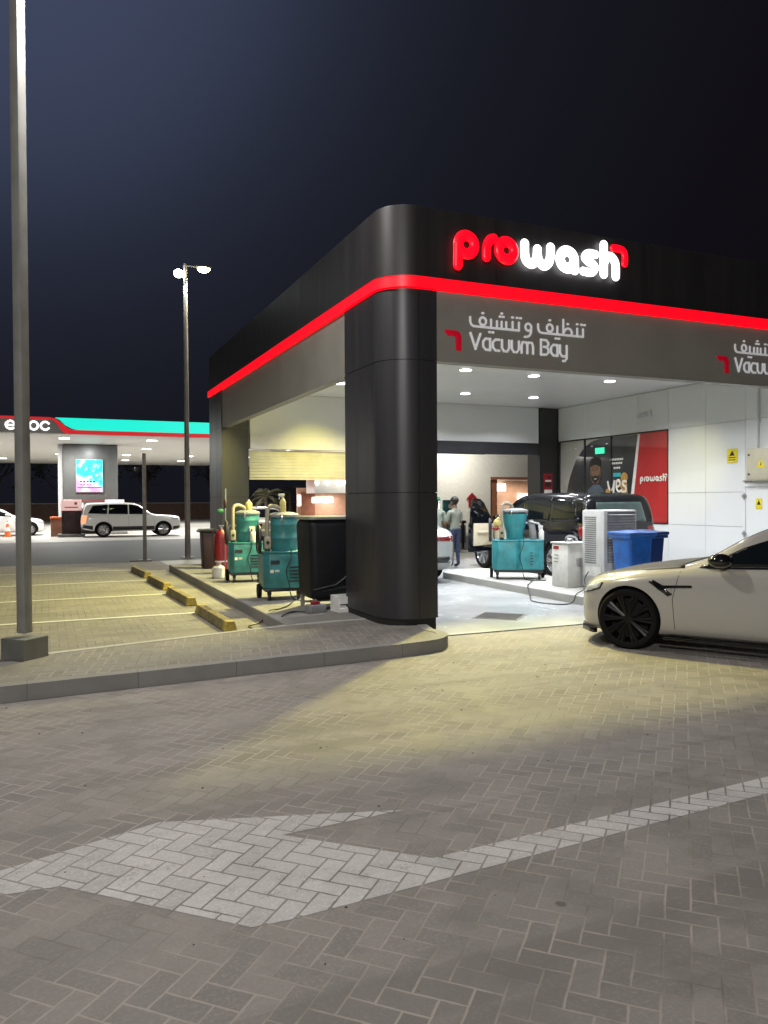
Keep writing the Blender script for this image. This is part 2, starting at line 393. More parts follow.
sheet('parking_surface', [(-14, -1.6), (-1.0, .8), (-1.0, 10.7), (-1.2, 13.9), (-16, 13.9)], .004, 'paver_park')
sheet('road', [(-90, 13.9), (-1.2, 13.9), (14, 13.9), (14, 26.5), (-90, 26.5)], .006, 'asphalt')
sheet('station_forecourt', [(-90, 26.5), (46, 26.5), (46, 62), (-90, 62)], .010, 'station_slab')
sheet('rear_yard', [(-.9, 10.75), (46, 10.75), (46, 26.5), (14, 26.5), (14, 13.9), (-.9, 13.9)], .008, 'station_slab')
sheet('bay_floor', [(.69, -.16), (10.4, -.16), (10.4, 10.75), (.69, 10.75)], .012, 'bay_floor')
# raised walkway along the parking, with its kerb
wk = [(-12, -2.23), (-4.2, -1.35), (-.36, -1.06), (.02, -1.0)] + arc(-.02, -.53, .47, -84, 22, 8) + [(.50, .0), (.62, .3), (.62, .82), (-1.0, .72), (-4.0, .0), (-12, -1.92)]
b = MB(); b.prism(wk, -.05, .135); struct(b.build('walkway', 'paver_walk', smooth=0))
kp = [(-12, -2.25), (-4.2, -1.37), (-.36, -1.08), (.02, -1.02)] + arc(-.02, -.53, .49, -84, 22, 8) + [(.52, 0.)]
b = MB(); b.strip(kp, -.05, .142, .13); struct(b.build('kerb', 'kerb', smooth=30))
ep = [(-12, -1.97), (-4.0, -.05), (-1.0, .67), (.62, .78)]
b = MB(); b.strip(ep, -.05, .139, .1); struct(b.build('kerb', 'walk_edge', smooth=0))
b = MB(); b.box((-.13, 5.75, .05), (1.62, 9.9, .18)); struct(b.build('vacuum_platform', 'platform', smooth=0))
b = MB(); b.box((-1.02, 5.72, .052), (.15, 9.98, .20), bev=.02); struct(b.build('kerb', 'kerb_long', smooth=0))
b = MB(); b.prism([(3.95, .75), (4.2, .45), (5.25, .45), (5.5, .75), (5.5, 6.0), (5.2, 6.4), (4.25, 6.4), (3.95, 6.0)], -.05, .15, bev=.015); struct(b.build('bay_island', 'island', smooth=0))
for v in (.62, 3.22, 5.86, 8.55, 11.3):
    sheet('road_marking', [(-8.5, v-.05), (-1.78, v-.05), (-1.78, v+.05), (-8.5, v+.05)], .009, 'white_line')
# grate over the drain in the bay floor
dg = thing('drain_grate', 'black slotted drain grate set in the pale bay floor', 'grate', (2.16, .9, .012), R(44))
b = MB()
for s_ in (-1, 1): b.box((s_*.31, 0, .002), (.03, .65, .005)); b.box((0, s_*.31, .002), (.59, .03, .005))
b.build('frame', 'pole_dark', dg, smooth=0)
b = MB()
for i in range(6): b.box((-.25+i*.10, 0, .0035), (.030, .589, .003))
b.build('grille', 'kerb', dg, smooth=0)
b = MB(); b.box((0, 0, -.0005), (.60, .60, .004)); b.build('pit', 'gap', dg, smooth=0)

b = MB(); rg_ = random.Random(4)
for i in range(90):
    r_ = rg_.uniform(.003, .009); b.ball((rg_.uniform(-4.6, 1.5), rg_.uniform(-6.9, -1.4), r_*.3), r_, (1, rg_.uniform(.4, 1), .4), 6, rz=rg_.uniform(0, 3))
struct(b.build('debris', 'bark'), 'stuff')
# wheel stops
def wheel_stop():
    t = thing('wheel_stop', '', 'wheel stop')
    sec = [(-.09, 0), (.09, 0), (.06, .12), (-.06, .12)]
    b = MB(); b.prism([(-.09, 0), (.09, 0), (.055, .125), (-.055, .125)], -.80, .80, 'XZ', bev=.01); b.build('block', 'yellow_stop', t, smooth=0)
    for s_ in (-1, 1):
        b = MB(); b.prism([(-.092, 0), (.092, 0), (.056, .127), (-.056, .127)], s_*.80, s_*.93, 'XZ', bev=.01); b.build('end_cap', 'black_stop', t, smooth=0)
    return t
ws = wheel_stop()
for i, (u, v, tx) in enumerate([(-1.68, 2.25, 'closest to the walkway and the dark corner pillar'), (-1.72, 4.95, 'beside the nearer teal vacuum machine, second from the walkway'), (-1.77, 7.4, 'beside the red fire extinguisher, third from the walkway'), (-1.84, 9.95, 'at the far end of the parking, by the slim camera post')]):
    o = ws if i == 0 else copy_tree(ws)
    o.location = (u, v, .010); o.rotation_euler = (0, 0, R(1.5+i*.6))
    tag(o, 'worn yellow wheel stop ' + tx, 'wheel stop', 'yellow wheel stops in the parking')

# ------------------------------------------------------------------ car wash building
bd = thing('car_wash_building', 'dark clad car wash canopy building with glowing red band and open bays', 'building', (0, 0, 0))
def column(name, plan, zs, parent=bd, m='clad', shells=None):
    c = None
    for k, (z0, z1) in enumerate(zs):
        for q, pl in enumerate(shells or [plan]):
            b = MB()
            if shells: b.strip(pl, z0, z1, .03)
            else: b.prism(pl, z0, z1)
            o = b.build(name if c is None else 'cladding_panel', m, parent if c is None else c, smooth=30)
            if c is None: c = o
    n = len(plan); cx = sum(p[0] for p in plan)/n; cy = sum(p[1] for p in plan)/n
    b = MB(); b.prism([(cx+(p[0]-cx)*(.93 if not shells else .955), cy+(p[1]-cy)*.965) for p in plan], .06, zs[-1][1]-.004); b.build('core', 'gap', c, smooth=0)
    return c
cp = [(0, 1.46)] + arc(.42, .42, .42, 180, 270, 14) + [(.68, 0), (.68, 1.46)]
column('column', cp, [(.215, 1.787), (1.795, 3.436), (3.444, 4.315)], shells=[[(.68, 1.46), (0, 1.46), (0, .47)], [(0, .464), *arc(.42, .42, .42, 180, 270, 14), (.425, 0)], [(.431, 0), (.68, 0), (.68, 1.46)]])
fp = [(0, 11.16), (0, 9.69), (.65, 9.69), (.65, 11.16)]
column('column', fp, [(.16, 1.787), (1.795, 3.436), (3.444, 4.325)])
column('column', [(9.05, 9.69), (9.69, 9.69), (9.69, 10.3), (9.05, 10.3)], [(.02, 4.29)], m='clad_dark')
column('column', [(4.35, 9.69), (4.75, 9.69), (4.75, 10.3), (4.35, 10.3)], [(.02, 4.29)], m='clad_dark')
column('column', [(9.95, 0), (10.6, 0), (10.6, 1.3), (9.95, 1.3)], [(.03, 1.787), (1.795, 3.436), (3.444, 4.325)])
# upper fascia in panels with open joints, wrapping the rounded corner
def upath(segs, g=.004):
    for k, sg in enumerate(segs):
        b = MB(); b.strip(sg, 4.475, 5.33, .12); b.build('fascia_panel', 'clad_dark', bd, smooth=30)
ca = arc(.42, .42, .42, 180, 270, 16)
upath([[(0, 11.16), (0, 8.55)], [(0, 8.544), (0, 5.97)], [(0, 5.964), (0, 3.4)], [(0, 3.394), (0, .9), *ca, (.9, 0), (1.55, 0)], [(1.556, 0), (4.15, 0)], [(4.156, 0), (6.75, 0)], [(6.756, 0), (9.35, 0)], [(9.356, 0), (10.6, 0)]])
b = MB(); b.strip([(.02, 11.1), *arc(.43, .43, .41, 180, 270, 14), (10.6, .02)], 5.331, 5.352, .2); b.build('coping', 'clad', bd, smooth=30)
b = MB(); b.strip([(.13, 11.1), *arc(.43, .43, .30, 180, 270, 12), (10.6, .13)], 4.44, 5.30, .03); b.build('backing', 'gap', bd, smooth=0)
b = MB(); b.strip([(-.035, 11.16), *arc(.42, .42, .455, 180, 270, 18), (10.6, -.035)], 4.330, 4.468, .1); b.build('light_strip', 'red_led', bd, smooth=30)
b = MB(); b.strip([(-.045, 11.16), *arc(.42, .42, .465, 180, 270, 18), (10.6, -.045)], 4.467, 4.476, .09); b.build('trim', 'clad', bd, smooth=30)
# lower fascia between the columns
b = MB(); b.box((.10, 5.575, 3.88), (.16, 8.225, .88)); b.build('fascia', 'fascia', bd, smooth=0)
b = MB(); b.box((5.315, .10, 3.88), (9.265, .16, .88)); b.build('fascia', 'fascia', bd, smooth=0)
# ceiling, roof, outer wall
b = MB()
for i in range(8):
    for j in range(8):
        u0, u1 = .19+i*1.187, .19+(i+1)*1.187-.008; v0, v1 = .19+j*1.186, .19+(j+1)*1.186-.008
        b.box(((u0+u1)/2, (v0+v1)/2, 4.318), (u1-u0, v1-v0, .03))
b.build('ceiling', 'ceiling', bd, smooth=0)
b = MB(); b.box((5.3, 5.6, 4.40), (10.2, 10.8, .12)); b.build('ceiling_backing', 'white_wall', bd, smooth=0)
b = MB(); b.box((5.4, 5.65, 5.22), (10.2, 10.7, .1)); b.build('roof', 'clad_dark', bd, smooth=0)
b = MB(); b.box((10.2, 5.7, 2.16), (.78, 8.6, 4.28)); b.build('side_wall', 'white_wall', bd, smooth=0)
# right hand inner wall: white composite panels with shadow joints, opening for the shop window
b = MB()
vs = [.19, 1.09, 2.15, 3.21, 4.27, 5.40, 6.42, 7.45, 8.48, 9.66]; zs = [.06, 1.09, 1.83, 3.345, 4.295]
for k in range(len(vs)-1):
    for q in range(len(zs)-1):
        if vs[k] >= 5.39 and 1.0 < zs[q] < 3.3: continue
        b.box((9.70, (vs[k]+vs[k+1])/2, (zs[q]+zs[q+1])/2), (.05, vs[k+1]-vs[k]-.008, zs[q+1]-zs[q]-.008))
b.build('inner_wall', 'white_panel', bd, smooth=0)
b = MB(); b.box((9.766, 4.93, 2.16), (.06, 9.5, 4.25)); b.build('wall_backing', 'grey_dark', bd, smooth=0)
# rear edge: white downstand, beam and the half lowered cream shutter of the first bay
b = MB(); b.box((2.52, 9.79, 3.79), (3.66, .16, 1.0)); b.build('rear_fascia', 'white_panel', bd, smooth=0)
b = MB(); b.box((6.89, 9.79, 3.79), (4.26, .16, 1.0)); b.build('rear_fascia', 'white_panel', bd, smooth=0)
b = MB(); b.box((2.52, 9.78, 3.12), (3.66, .2, .33)); b.build('beam', 'canopy_white', bd, smooth=0)
b = MB(); b.box((6.89, 9.78, 3.12), (4.26, .2, .33)); b.box((5.9, 9.64, 3.04), (2.6, .06, .22)); b.build('beam', 'beam_dark', bd, smooth=0)
b = MB()
for i in range(9): b.box((2.52, 9.80, 2.30+i*.0733), (3.66, .03, .069), bev=.008)
b.box((2.52, 9.80, 2.235), (3.66, .05, .045)); b.build('roller_shutter', 'cream_panel', bd, smooth=0)
# ceiling downlights
DL = [(u, v) for u in (2.2, 3.9) for v in (2.0, 4.9, 7.5)] + [(u, v) for u in (5.6, 7.6) for v in (2.0, 5.0, 7.9)]
for u, v in DL:
    b = MB(); b.cyl((u, v, 4.294), (u, v, 4.304), .15, .15, 24); f = b.build('downlight', 'steel', bd)
    b = MB(); b.cyl((u, v, 4.286), (u, v, 4.2945), .118, .118, 24); b.build('diffuser', 'downlight', f)
# security camera on the wall above the window
cm = thing('security_camera', 'white dome camera on the wall above the shop window', 'camera', (9.66, 6.05, 3.72))
b = MB(); b.box((-.03, 0, .05), (.05, .22, .16), bev=.01); b.build('bracket', 'white_plastic', cm)
b = MB(); b.cyl((-.06, 0, .05), (-.30, .04, -.02), .055, .06, 16); b.build('body', 'grey_light', cm)

# ------------------------------------------------------------------ lettering
def stroke(b, pts, r, put, smooth=True, flat=None, n=10, closed=False, cap=True):
    P = [put(p) for p in pts]
    Q = catm(P, 7, closed) if smooth and len(P) > 2 else P
    b.tube(Q, r, n, flat=flat, closed=closed, caps=True)
    if cap and not closed:
        nn = Vector(flat[0]); fl = flat[1]
        for e in (Q[0], Q[-1]):
            sc = [1-(1-fl)*abs(x) for x in nn]
            b.ball(e, r*.995, sc, 12)
def ring(cx, cz, r, n=16): return [(cx+r*math.cos(2*PI*i/n), cz+r*math.sin(2*PI*i/n)) for i in range(n)]
def logo(b_red, b_white, b_arrow, put, r, flat):
    k = lambda b, p, **a: stroke(b, p, r*a.pop('f', 1.), put, flat=flat, **a)
    k(b_red, ring(1.08, 4.925, .115), closed=True); k(b_red, [(.958, 4.93), (.958, 4.80), (.955, 4.655)], f=.95)
    k(b_red, [(1.372, 4.805), (1.372, 4.91), (1.395, 4.985), (1.435, 5.035), (1.485, 5.055)], f=.9)
    k(b_red, ring(1.675, 4.925, .115), closed=True)
    k(b_white, [(1.955, 5.05), (1.955, 4.93), (1.975, 4.845), (2.05, 4.80), (2.125, 4.845), (2.15, 4.93), (2.155, 5.0)], f=.92)
    k(b_white, [(2.155, 4.92), (2.185, 4.845), (2.255, 4.80), (2.33, 4.845), (2.36, 4.93), (2.365, 5.05)], f=.92)
    k(b_white, ring(2.635, 4.925, .115), closed=True); k(b_white, [(2.755, 4.93), (2.757, 4.86), (2.76, 4.80)], f=.95)
    k(b_white, [(3.105, 5.05), (2.99, 5.05), (2.925, 4.995), (2.985, 4.94), (3.055, 4.92), (3.10, 4.865), (3.04, 4.80), (2.90, 4.80)], f=.82)
    k(b_white, [(3.25, 5.20), (3.25, 5.0), (3.25, 4.80)], f=.9); k(b_white, [(3.25, 4.94), (3.30, 5.03), (3.375, 5.05), (3.44, 4.99), (3.458, 4.90), (3.458, 4.79)], f=.9)
    k(b_arrow, [(3.41, 5.175), (3.50, 5.18), (3.575, 5.165), (3.612, 5.115), (3.618, 5.05), (3.612, 4.985)], f=.74)
sg = thing('logo_sign', 'large glowing prowash lettering in red and white on the dark fascia', 'sign', (0, 0, 0))
br, bw, ba = MB(), MB(), MB()
logo(br, bw, ba, lambda p: Vector((p[0], -.055, p[1])), .071, ((0, -1, 0), .55))
br.build('red_lettering', 'red_sign', sg); bw.build('white_lettering', 'white_sign', sg); ba.build('arrow_mark', 'red_sign', sg)

def latin(b, x, base, cap, xh, r, put, flat, text):
    G = {
     'V': (.145, lambda w: [[(0, cap), (w/2, 0)], [(w/2, 0), (w, cap)]]),
     'a': (.105, lambda w: [[(w, 0), (w, xh)], [(w, xh), (.35*w, xh), (0, .72*xh), (0, .28*xh), (.35*w, 0), (w, 0)]]),
     'c': (.095, lambda w: [[(w, xh), (.4*w, xh), (0, .72*xh), (0, .28*xh), (.4*w, 0), (w, 0)]]),
     'u': (.110, lambda w: [[(0, xh), (0, .3*xh), (.28*w, 0), (.72*w, 0), (w, .3*xh), (w, xh)]]),
     'm': (.180, lambda w: [[(0, 0), (0, xh*.7), (.1*w, xh), (.4*w, xh), (.5*w, .7*xh), (.5*w, 0)], [(.5*w, .7*xh), (.6*w, xh), (.9*w, xh), (w, .7*xh), (w, 0)]]),
     'B': (.120, lambda w: [[(0, 0), (0, cap)], [(0, cap), (.7*w, cap), (w, .82*cap), (w, .68*cap), (.72*w, .53*cap), (.05, .53*cap)], [(.72*w, .53*cap), (w, .38*cap), (w, .16*cap), (.72*w, 0), (0, 0)]]),
     'y': (.110, lambda w: [[(0, xh), (0, .3*xh), (.28*w, 0), (w, 0)], [(w, xh), (w, -.15*cap), (.7*w, -.33*cap), (.05, -.33*cap)]]),
    }
    for ch in text:
        if ch == ' ': x += .085; continue
        w, g = G[ch]
        for st in g(w): stroke(b, [(x+p[0], base+p[1]) for p in st], r, put, smooth=False, flat=flat, n=8)
        x += w+.042
def arabic(b, x0, base, s, r, put, flat):
    P = lambda L: [(x0+p[0]*s, base+p[1]*s) for p in L]
    k = lambda L, **a: stroke(b, P(L), r, put, flat=flat, n=8, **a)
    dot = lambda x, y: k([(x-.04, y), (x+.04, y)], smooth=False)
    def fa_tail(o):                                      # final fa with its long tail to the left
        k([(o+0, .62), (o+.02, .28), (o+.18, .04), (o+.5, 0), (o+.9, 0)]); k([(o+1.06, .46)] and ring(o+1.06, .42, .27, 12), closed=True)
        dot(o+1.06, 1.0); k([(o+.85, 0), (o+1.1, 0), (o+1.8, 0)], smooth=False)
    def tooth(x, h=.58): k([(x, 0), (x, h)], smooth=False)
    # left word
    fa_tail(0); tooth(1.75); dot(1.62, -.32); dot(1.9, -.32)
    for x in (2.25, 2.65, 3.05): tooth(x, .52)
    dot(2.52, .88); dot(2.8, .88); dot(2.66, 1.12)
    tooth(3.6); dot(3.6, .92); tooth(4.15); dot(4.0, .92); dot(4.3, .92)
    k([(1.8, 0), (3., 0), (4.15, 0)], smooth=False)
    k(ring(4.98, .32, .26, 12), closed=True); k([(5.24, .3), (5.2, -.1), (5.0, -.36), (4.66, -.42)])
    # right word
    o = 5.85
    fa_tail(o); tooth(o+1.75); dot(o+1.62, -.32); dot(o+1.9, -.32)
    k([(o+1.8, 0), (o+3., 0), (o+4.15, 0)], smooth=False)
    k([(o+2.3, 0), (o+2.3, 1.15)], smooth=False); k([(o+2.32, .1), (o+2.55, .46), (o+2.9, .5), (o+3.1, .25), (o+3.0, 0)]); dot(o+2.72, .86)
    tooth(o+3.6); dot(o+3.6, .92); tooth(o+4.15); dot(o+4.0, .92); dot(o+4.3, .92)
def bay_sign(label, du):
    t = thing('bay_sign', label, 'sign', (du, 0, 0), 0, 'vacuum bay signs on the fascia')
    b = MB(); latin(b, 1.175, 3.637, .195, .142, .018, lambda p: Vector((p[0], .012, p[1])), ((0, -1, 0), .8), 'Vacuum Bay'); b.build('lettering', 'letter_glow', t)
    b = MB(); arabic(b, 1.17, 3.925, .178, .0165, lambda p: Vector((p[0], .012, p[1])), ((0, -1, 0), .8)); b.build('lettering', 'letter_glow', t)
    b = MB(); b.prism([(.785, 3.845), (.97, 3.845), (1.015, 3.825), (1.035, 3.775), (1.035, 3.59), (.955, 3.60), (.955, 3.755), (.93, 3.775), (.84, 3.775)], .0, .02, 'XZ', bev=.004); b.build('arrow_mark', 'red_glow', t)
    return t
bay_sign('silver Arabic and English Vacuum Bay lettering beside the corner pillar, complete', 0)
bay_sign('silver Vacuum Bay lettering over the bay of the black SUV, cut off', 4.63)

# ------------------------------------------------------------------ shop window in the inner wall
wn = thing('shop_window', 'shop window with black and red graphics in the white bay wall', 'window', (9.69, 0, 0))
X = -.012
b = MB()
for v in (5.42, 8.50, 7.42): b.box((.0, v, 2.22), (.05, .035 if v > 6 else .02, 2.2))
b.box((0, 7.53, 1.10), (.06, 4.2, .03)); b.box((0, 7.53, 3.335), (.06, 4.2, .025)); b.box((0, 9.63, 2.22), (.05, .03, 2.2)); b.build('frame', 'clad_dark', wn, smooth=0)
b = MB(); b.box((.022, 7.53, 2.22), (.012, 4.16, 2.2)); b.build('pane', 'poster_grey', wn, smooth=0)
def wprint(name, poly, m, x=0., par=wn):
    bb = MB(); bb.prism(poly, x, x+.008, 'YZ'); return bb.build(name, m, par, smooth=0)
arcv = [(8.48-1.5*0+(-math.cos(R(a))*1.55)+.95+0, 1.15+math.sin(R(a))*2.05) for a in range(0, 91, 6)]
dk = [(9.40, 1.12)] + [(9.40-2.4*(1-math.cos(R(a)))*.62, 1.12+2.17*math.sin(R(a))) for a in range(6, 91, 7)] + [(6.42, 3.30), (6.75, 1.12)]
wprint('dark_print', dk, 'poster_dark', .0, wn)
wprint('red_panel', [(6.36, 3.315), (5.435, 3.315), (5.435, 1.12), (6.68, 1.12)], 'poster_red', -.002)
wprint('white_stripe', [(6.44, 3.31), (6.36, 3.31), (6.68, 1.12), (6.80, 1.12)], 'poster_white', -.005)
fg = MB()
for c_, sc_ in (((8.05, 2.42), (.22, .33)), ): fg.prism([(c_[0]+sc_[0]*math.cos(2*PI*i/20), c_[1]+sc_[1]*math.sin(2*PI*i/20)) for i in range(20)], -.012, -.004, 'YZ')
fg.build('portrait_print', 'poster_skin', wn, smooth=0)
wprint('beard_print', [(8.25, 2.36), (8.20, 2.22), (8.05, 2.09), (7.90, 2.22), (7.85, 2.36), (7.95, 2.30), (8.05, 2.33), (8.15, 2.30)], 'hair', -.0135)
b = MB()
for v_ in (8.14, 7.97): b.box((-.0135, v_, 2.50), (.004, .05, .02)); b.box((-.0135, v_, 2.55), (.004, .07, .012))
b.build('eye_print', 'hair', wn, smooth=0)
b = MB(); b.box((-.0145, 8.05, 2.235), (.004, .10, .018)); b.build('smile_print', 'poster_white', wn, smooth=0)
wprint('shirt_print', [(8.45, 1.12), (8.35, 1.95), (8.15, 2.08), (7.9, 2.08), (7.72, 1.92), (7.6, 1.12)], 'poster_blue', -.011)
b = MB(); b.prism([(8.3, 2.55), (8.24, 2.76), (8.05, 2.84), (7.86, 2.76), (7.82, 2.55), (8.05, 2.62)], -.016, -.0125, 'YZ'); b.build('hair_print', 'hair', wn, smooth=0)
wprint('hand_print', [(7.72, 1.5), (7.62, 1.95), (7.45, 2.0), (7.42, 1.6), (7.55, 1.3)], 'poster_gold', -.013)
b = MB()
for q in range(5):
    cz = 1.45+q*.2; b.prism([(6.93+.13*math.cos(2*PI*i/12)+.02*(q % 2), cz+.12*math.sin(2*PI*i/12)) for i in range(12)], -.010-.0006*q, -.004, 'YZ')
b.build('food_print', 'poster_gold', wn, smooth=0)
b = MB(); wp = lambda p: Vector((-.012, p[0], p[1])); fl = ((1, 0, 0), .35)
stroke(b, [(7.55, 2.14), (7.50, 1.98), (7.42, 1.92), (7.34, 2.00), (7.30, 2.16)], .032, wp, flat=fl); stroke(b, [(7.30, 2.16), (7.33, 1.87), (7.40, 1.72), (7.50, 1.74)], .032, wp, flat=fl)
stroke(b, [(7.22, 2.00), (7.10, 2.05), (7.10, 2.17), (7.20, 2.16), (7.22, 2.00), (7.14, 1.89), (7.02, 1.92)], .03, wp, flat=fl)
stroke(b, [(6.86, 2.14), (6.96, 2.15), (6.97, 2.06), (6.86, 1.99), (6.88, 1.89), (7.00, 1.88)], .03, wp, flat=fl); b.build('lettering', 'poster_white', wn)
b = MB()
for zc, v0, v1 in ((2.72, 7.45, 6.95), (2.62, 7.42, 7.0), (2.50, 7.3, 7.08), (2.15, 7.28, 7.1)):
    x = v0
    while x > v1: b.box((-.009, x, zc), (.006, .045, .05)); x -= .065
for q in range(14): b.box((-.009, 8.85-q*.09, 1.66), (.006, .055, .05+.02*(q % 3)))
b.build('small_lettering', 'poster_white', wn, smooth=0)
b = MB(); b.box((-.009, 7.2, 2.32), (.006, .28, .10)); b.build('small_print', 'poster_teal', wn, smooth=0)
b = MB(); b.box((-.02, 7.86, 2.98), (.014, .36, .16)); b.build('exit_reflection', 'exit_green', wn, smooth=0)  # exit sign's reflection in the glass, made as a glowing box
b = MB(); s2 = .92/2.75; rp = lambda p: Vector((-.012, 6.36-(p[0]-.88)*s2, 2.18+(p[1]-4.92)*s2*1.1))
logo(b, b, b, rp, .078*s2*.8, ((1, 0, 0), .3)); b.build('lettering', 'poster_white', wn)
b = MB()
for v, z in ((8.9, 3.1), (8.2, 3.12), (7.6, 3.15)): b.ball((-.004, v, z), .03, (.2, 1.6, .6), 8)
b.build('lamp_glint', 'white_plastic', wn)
# electrical box, service door, warning plates
eb = thing('electrical_box', 'beige electrical enclosure with yellow hazard plate on the white wall', 'box', (9.675, 2.55, 2.39))
b = MB(); b.box((-.09, 0, 0), (.18, .96, .66), bev=.012); b.build('body', 'beige_box', eb)
b = MB(); b.box((-.186, 0, 0), (.012, .90, .60), bev=.004); d_ = b.build('door', 'beige_box', eb)
b = MB(); b.prism([(-.10+.11, -.07), (.10+.11, -.07), (.0+.11, .11)], -.198, -.1925, 'YZ'); b.build('hazard_plate', 'sign_yellow', eb, smooth=0)
b = MB(); b.prism([(.095, -.02), (.125, -.03), (.115, .05)], -.2, -.1985, 'YZ'); b.build('bolt_mark', 'black_plastic', eb, smooth=0)
for z in (-.2, .2):
    b = MB(); b.cyl((-.19, .40, z), (-.203, .40, z), .022, .022, 12); b.build('lock', 'black_plastic', eb)
b = MB(); b.tube([(-.05, .30, .33), (-.05, .30, 1.86)], .022, 8); b.box((-.05, .30, .9), (.03, .09, .04)); b.build('conduit', 'grey_light', eb)
b = MB(); b.box((-.02, .58, -.33), (.04, .20, .035), bev=.006); b.build('bracket', 'steel', eb)
sd = thing('service_door', 'white service door with two hinges below the beige electrical box', 'door', (9.675, 2.55, 0))
b = MB()
b.box((-.012, .66, .98), (.03, .05, 1.94)); b.box((-.012, -.66, .98), (.03, .05, 1.94)); b.box((-.012, 0, 1.965), (.03, 1.37, .05)); b.build('frame', 'white_panel', sd, smooth=0)
b = MB(); b.box((-.006, 0, .97), (.02, 1.25, 1.90)); b.build('leaf', 'white_panel', sd, smooth=0)
for z in (.95, 1.74):
    b = MB(); b.cyl((-.04, .655, z-.06), (-.04, .655, z+.06), .018, .018, 10); b.box((-.03, .66, z), (.012, .11, .05)); b.build('hinge', 'steel', sd)
b = MB(); b.box((-.020, .30, 1.58), (.006, .15, .22)); pl_ = b.build('hazard_plate', 'sign_yellow', sd, smooth=0)
b = MB(); b.prism([(.25, 1.56), (.35, 1.56), (.30, 1.66)], -.026, -.0235, 'YZ'); b.build('triangle_mark', 'black_plastic', pl_, smooth=0)
ys = thing('warning_sign', 'yellow warning plate on the white wall left of the electrical box', 'sign', (9.66, 3.53, 2.61))
b = MB(); b.box((0, 0, 0), (.012, .26, .30), bev=.003); b.build('plate', 'sign_yellow', ys, smooth=0)
b = MB(); b.prism([(-.07, .0), (.07, .0), (0, .11)], -.0095, -.0065, 'YZ'); b.prism([(-.09, -.03), (.09, -.03), (.09, -.05), (-.09, -.05)], -.0095, -.0065, 'YZ'); b.prism([(-.09, -.08), (.09, -.08), (.09, -.10), (-.09, -.10)], -.0095, -.0065, 'YZ'); b.build('print', 'black_plastic', ys, smooth=0)
rs = thing('fire_point_sign', 'red and white fire extinguisher sign on the dark rear column', 'sign', (9.32, 9.68, 2.12))
b = MB(); b.box((0, 0, 0), (.30, .012, .62)); b.build('plate', 'red', rs, smooth=0)
for z_, w_, h_ in ((-.21, .26, .12), (.10, .2, .05)):
    b = MB(); b.box((0, -.008, z_), (w_, .006, h_)); b.build('white_print', 'white_plastic', rs, smooth=0)
for x_, z_, w_, h_ in ((0, 0, .2, .12), (.05, .2, .1, .07)):
    b = MB(); b.box((x_, -.008, z_), (w_, .006, h_)); b.build('black_print', 'black_plastic', rs, smooth=0)

# ------------------------------------------------------------------ cars
def pchip(pts):
    P = sorted(pts); xs = [p[0] for p in P]; ys = [p[1] for p in P]; n = len(P)
    h = [xs[i+1]-xs[i] for i in range(n-1)]; d = [(ys[i+1]-ys[i])/h[i] for i in range(n-1)]
    s = [d[0]]+[0 if d[i-1]*d[i] <= 0 else 2*d[i-1]*d[i]/(d[i-1]+d[i]) for i in range(1, n-1)]+[d[-1]]
    def f(x):
        if x <= xs[0]: return ys[0]
        if x >= xs[-1]: return ys[-1]
        i = max(k for k in range(n-1) if xs[k] <= x); t = (x-xs[i])/h[i]
        return (2*t**3-3*t*t+1)*ys[i]+(t**3-2*t*t+t)*h[i]*s[i]+(-2*t**3+3*t*t)*ys[i+1]+(t**3-t*t)*h[i]*s[i+1]
    return f
def clip(poly, lo, hi):
    for ax in (0, 1):
        for sgn, lim in ((1, lo[ax]), (-1, -hi[ax])):
            out = []
            for i in range(len(poly)):
                a, b = poly[i-1], poly[i]; fa, fb = sgn*a[ax]-lim, sgn*b[ax]-lim
                if (fa >= 0) != (fb >= 0):
                    t = fa/(fa-fb); out.append((a[0]+(b[0]-a[0])*t, a[1]+(b[1]-a[1])*t))
                if fb >= 0: out.append(b)
            poly = out
            if len(poly) < 3: return []
    return poly
AX = {'L': lambda a, b: (Vector((a, 4, b)), Vector((0, -1, 0))), 'R': lambda a, b: (Vector((a, -4, b)), Vector((0, 1, 0))),
      'T': lambda a, b: (Vector((a, b, 5)), Vector((0, 0, -1))), 'F': lambda a, b: (Vector((6, a, b)), Vector((-1, 0, 0))), 'B': lambda a, b: (Vector((-6, a, b)), Vector((1, 0, 0)))}
def proj(bvh, a, b, ax, off):
    o, d = AX[ax](a, b); hit = bvh.ray_cast(o, d)
    if hit[0] is None: hit = bvh.find_nearest(o+d*3.2)
    return hit[0]+hit[1]*off if hit[1].dot(d) < 0 else hit[0]-hit[1]*off
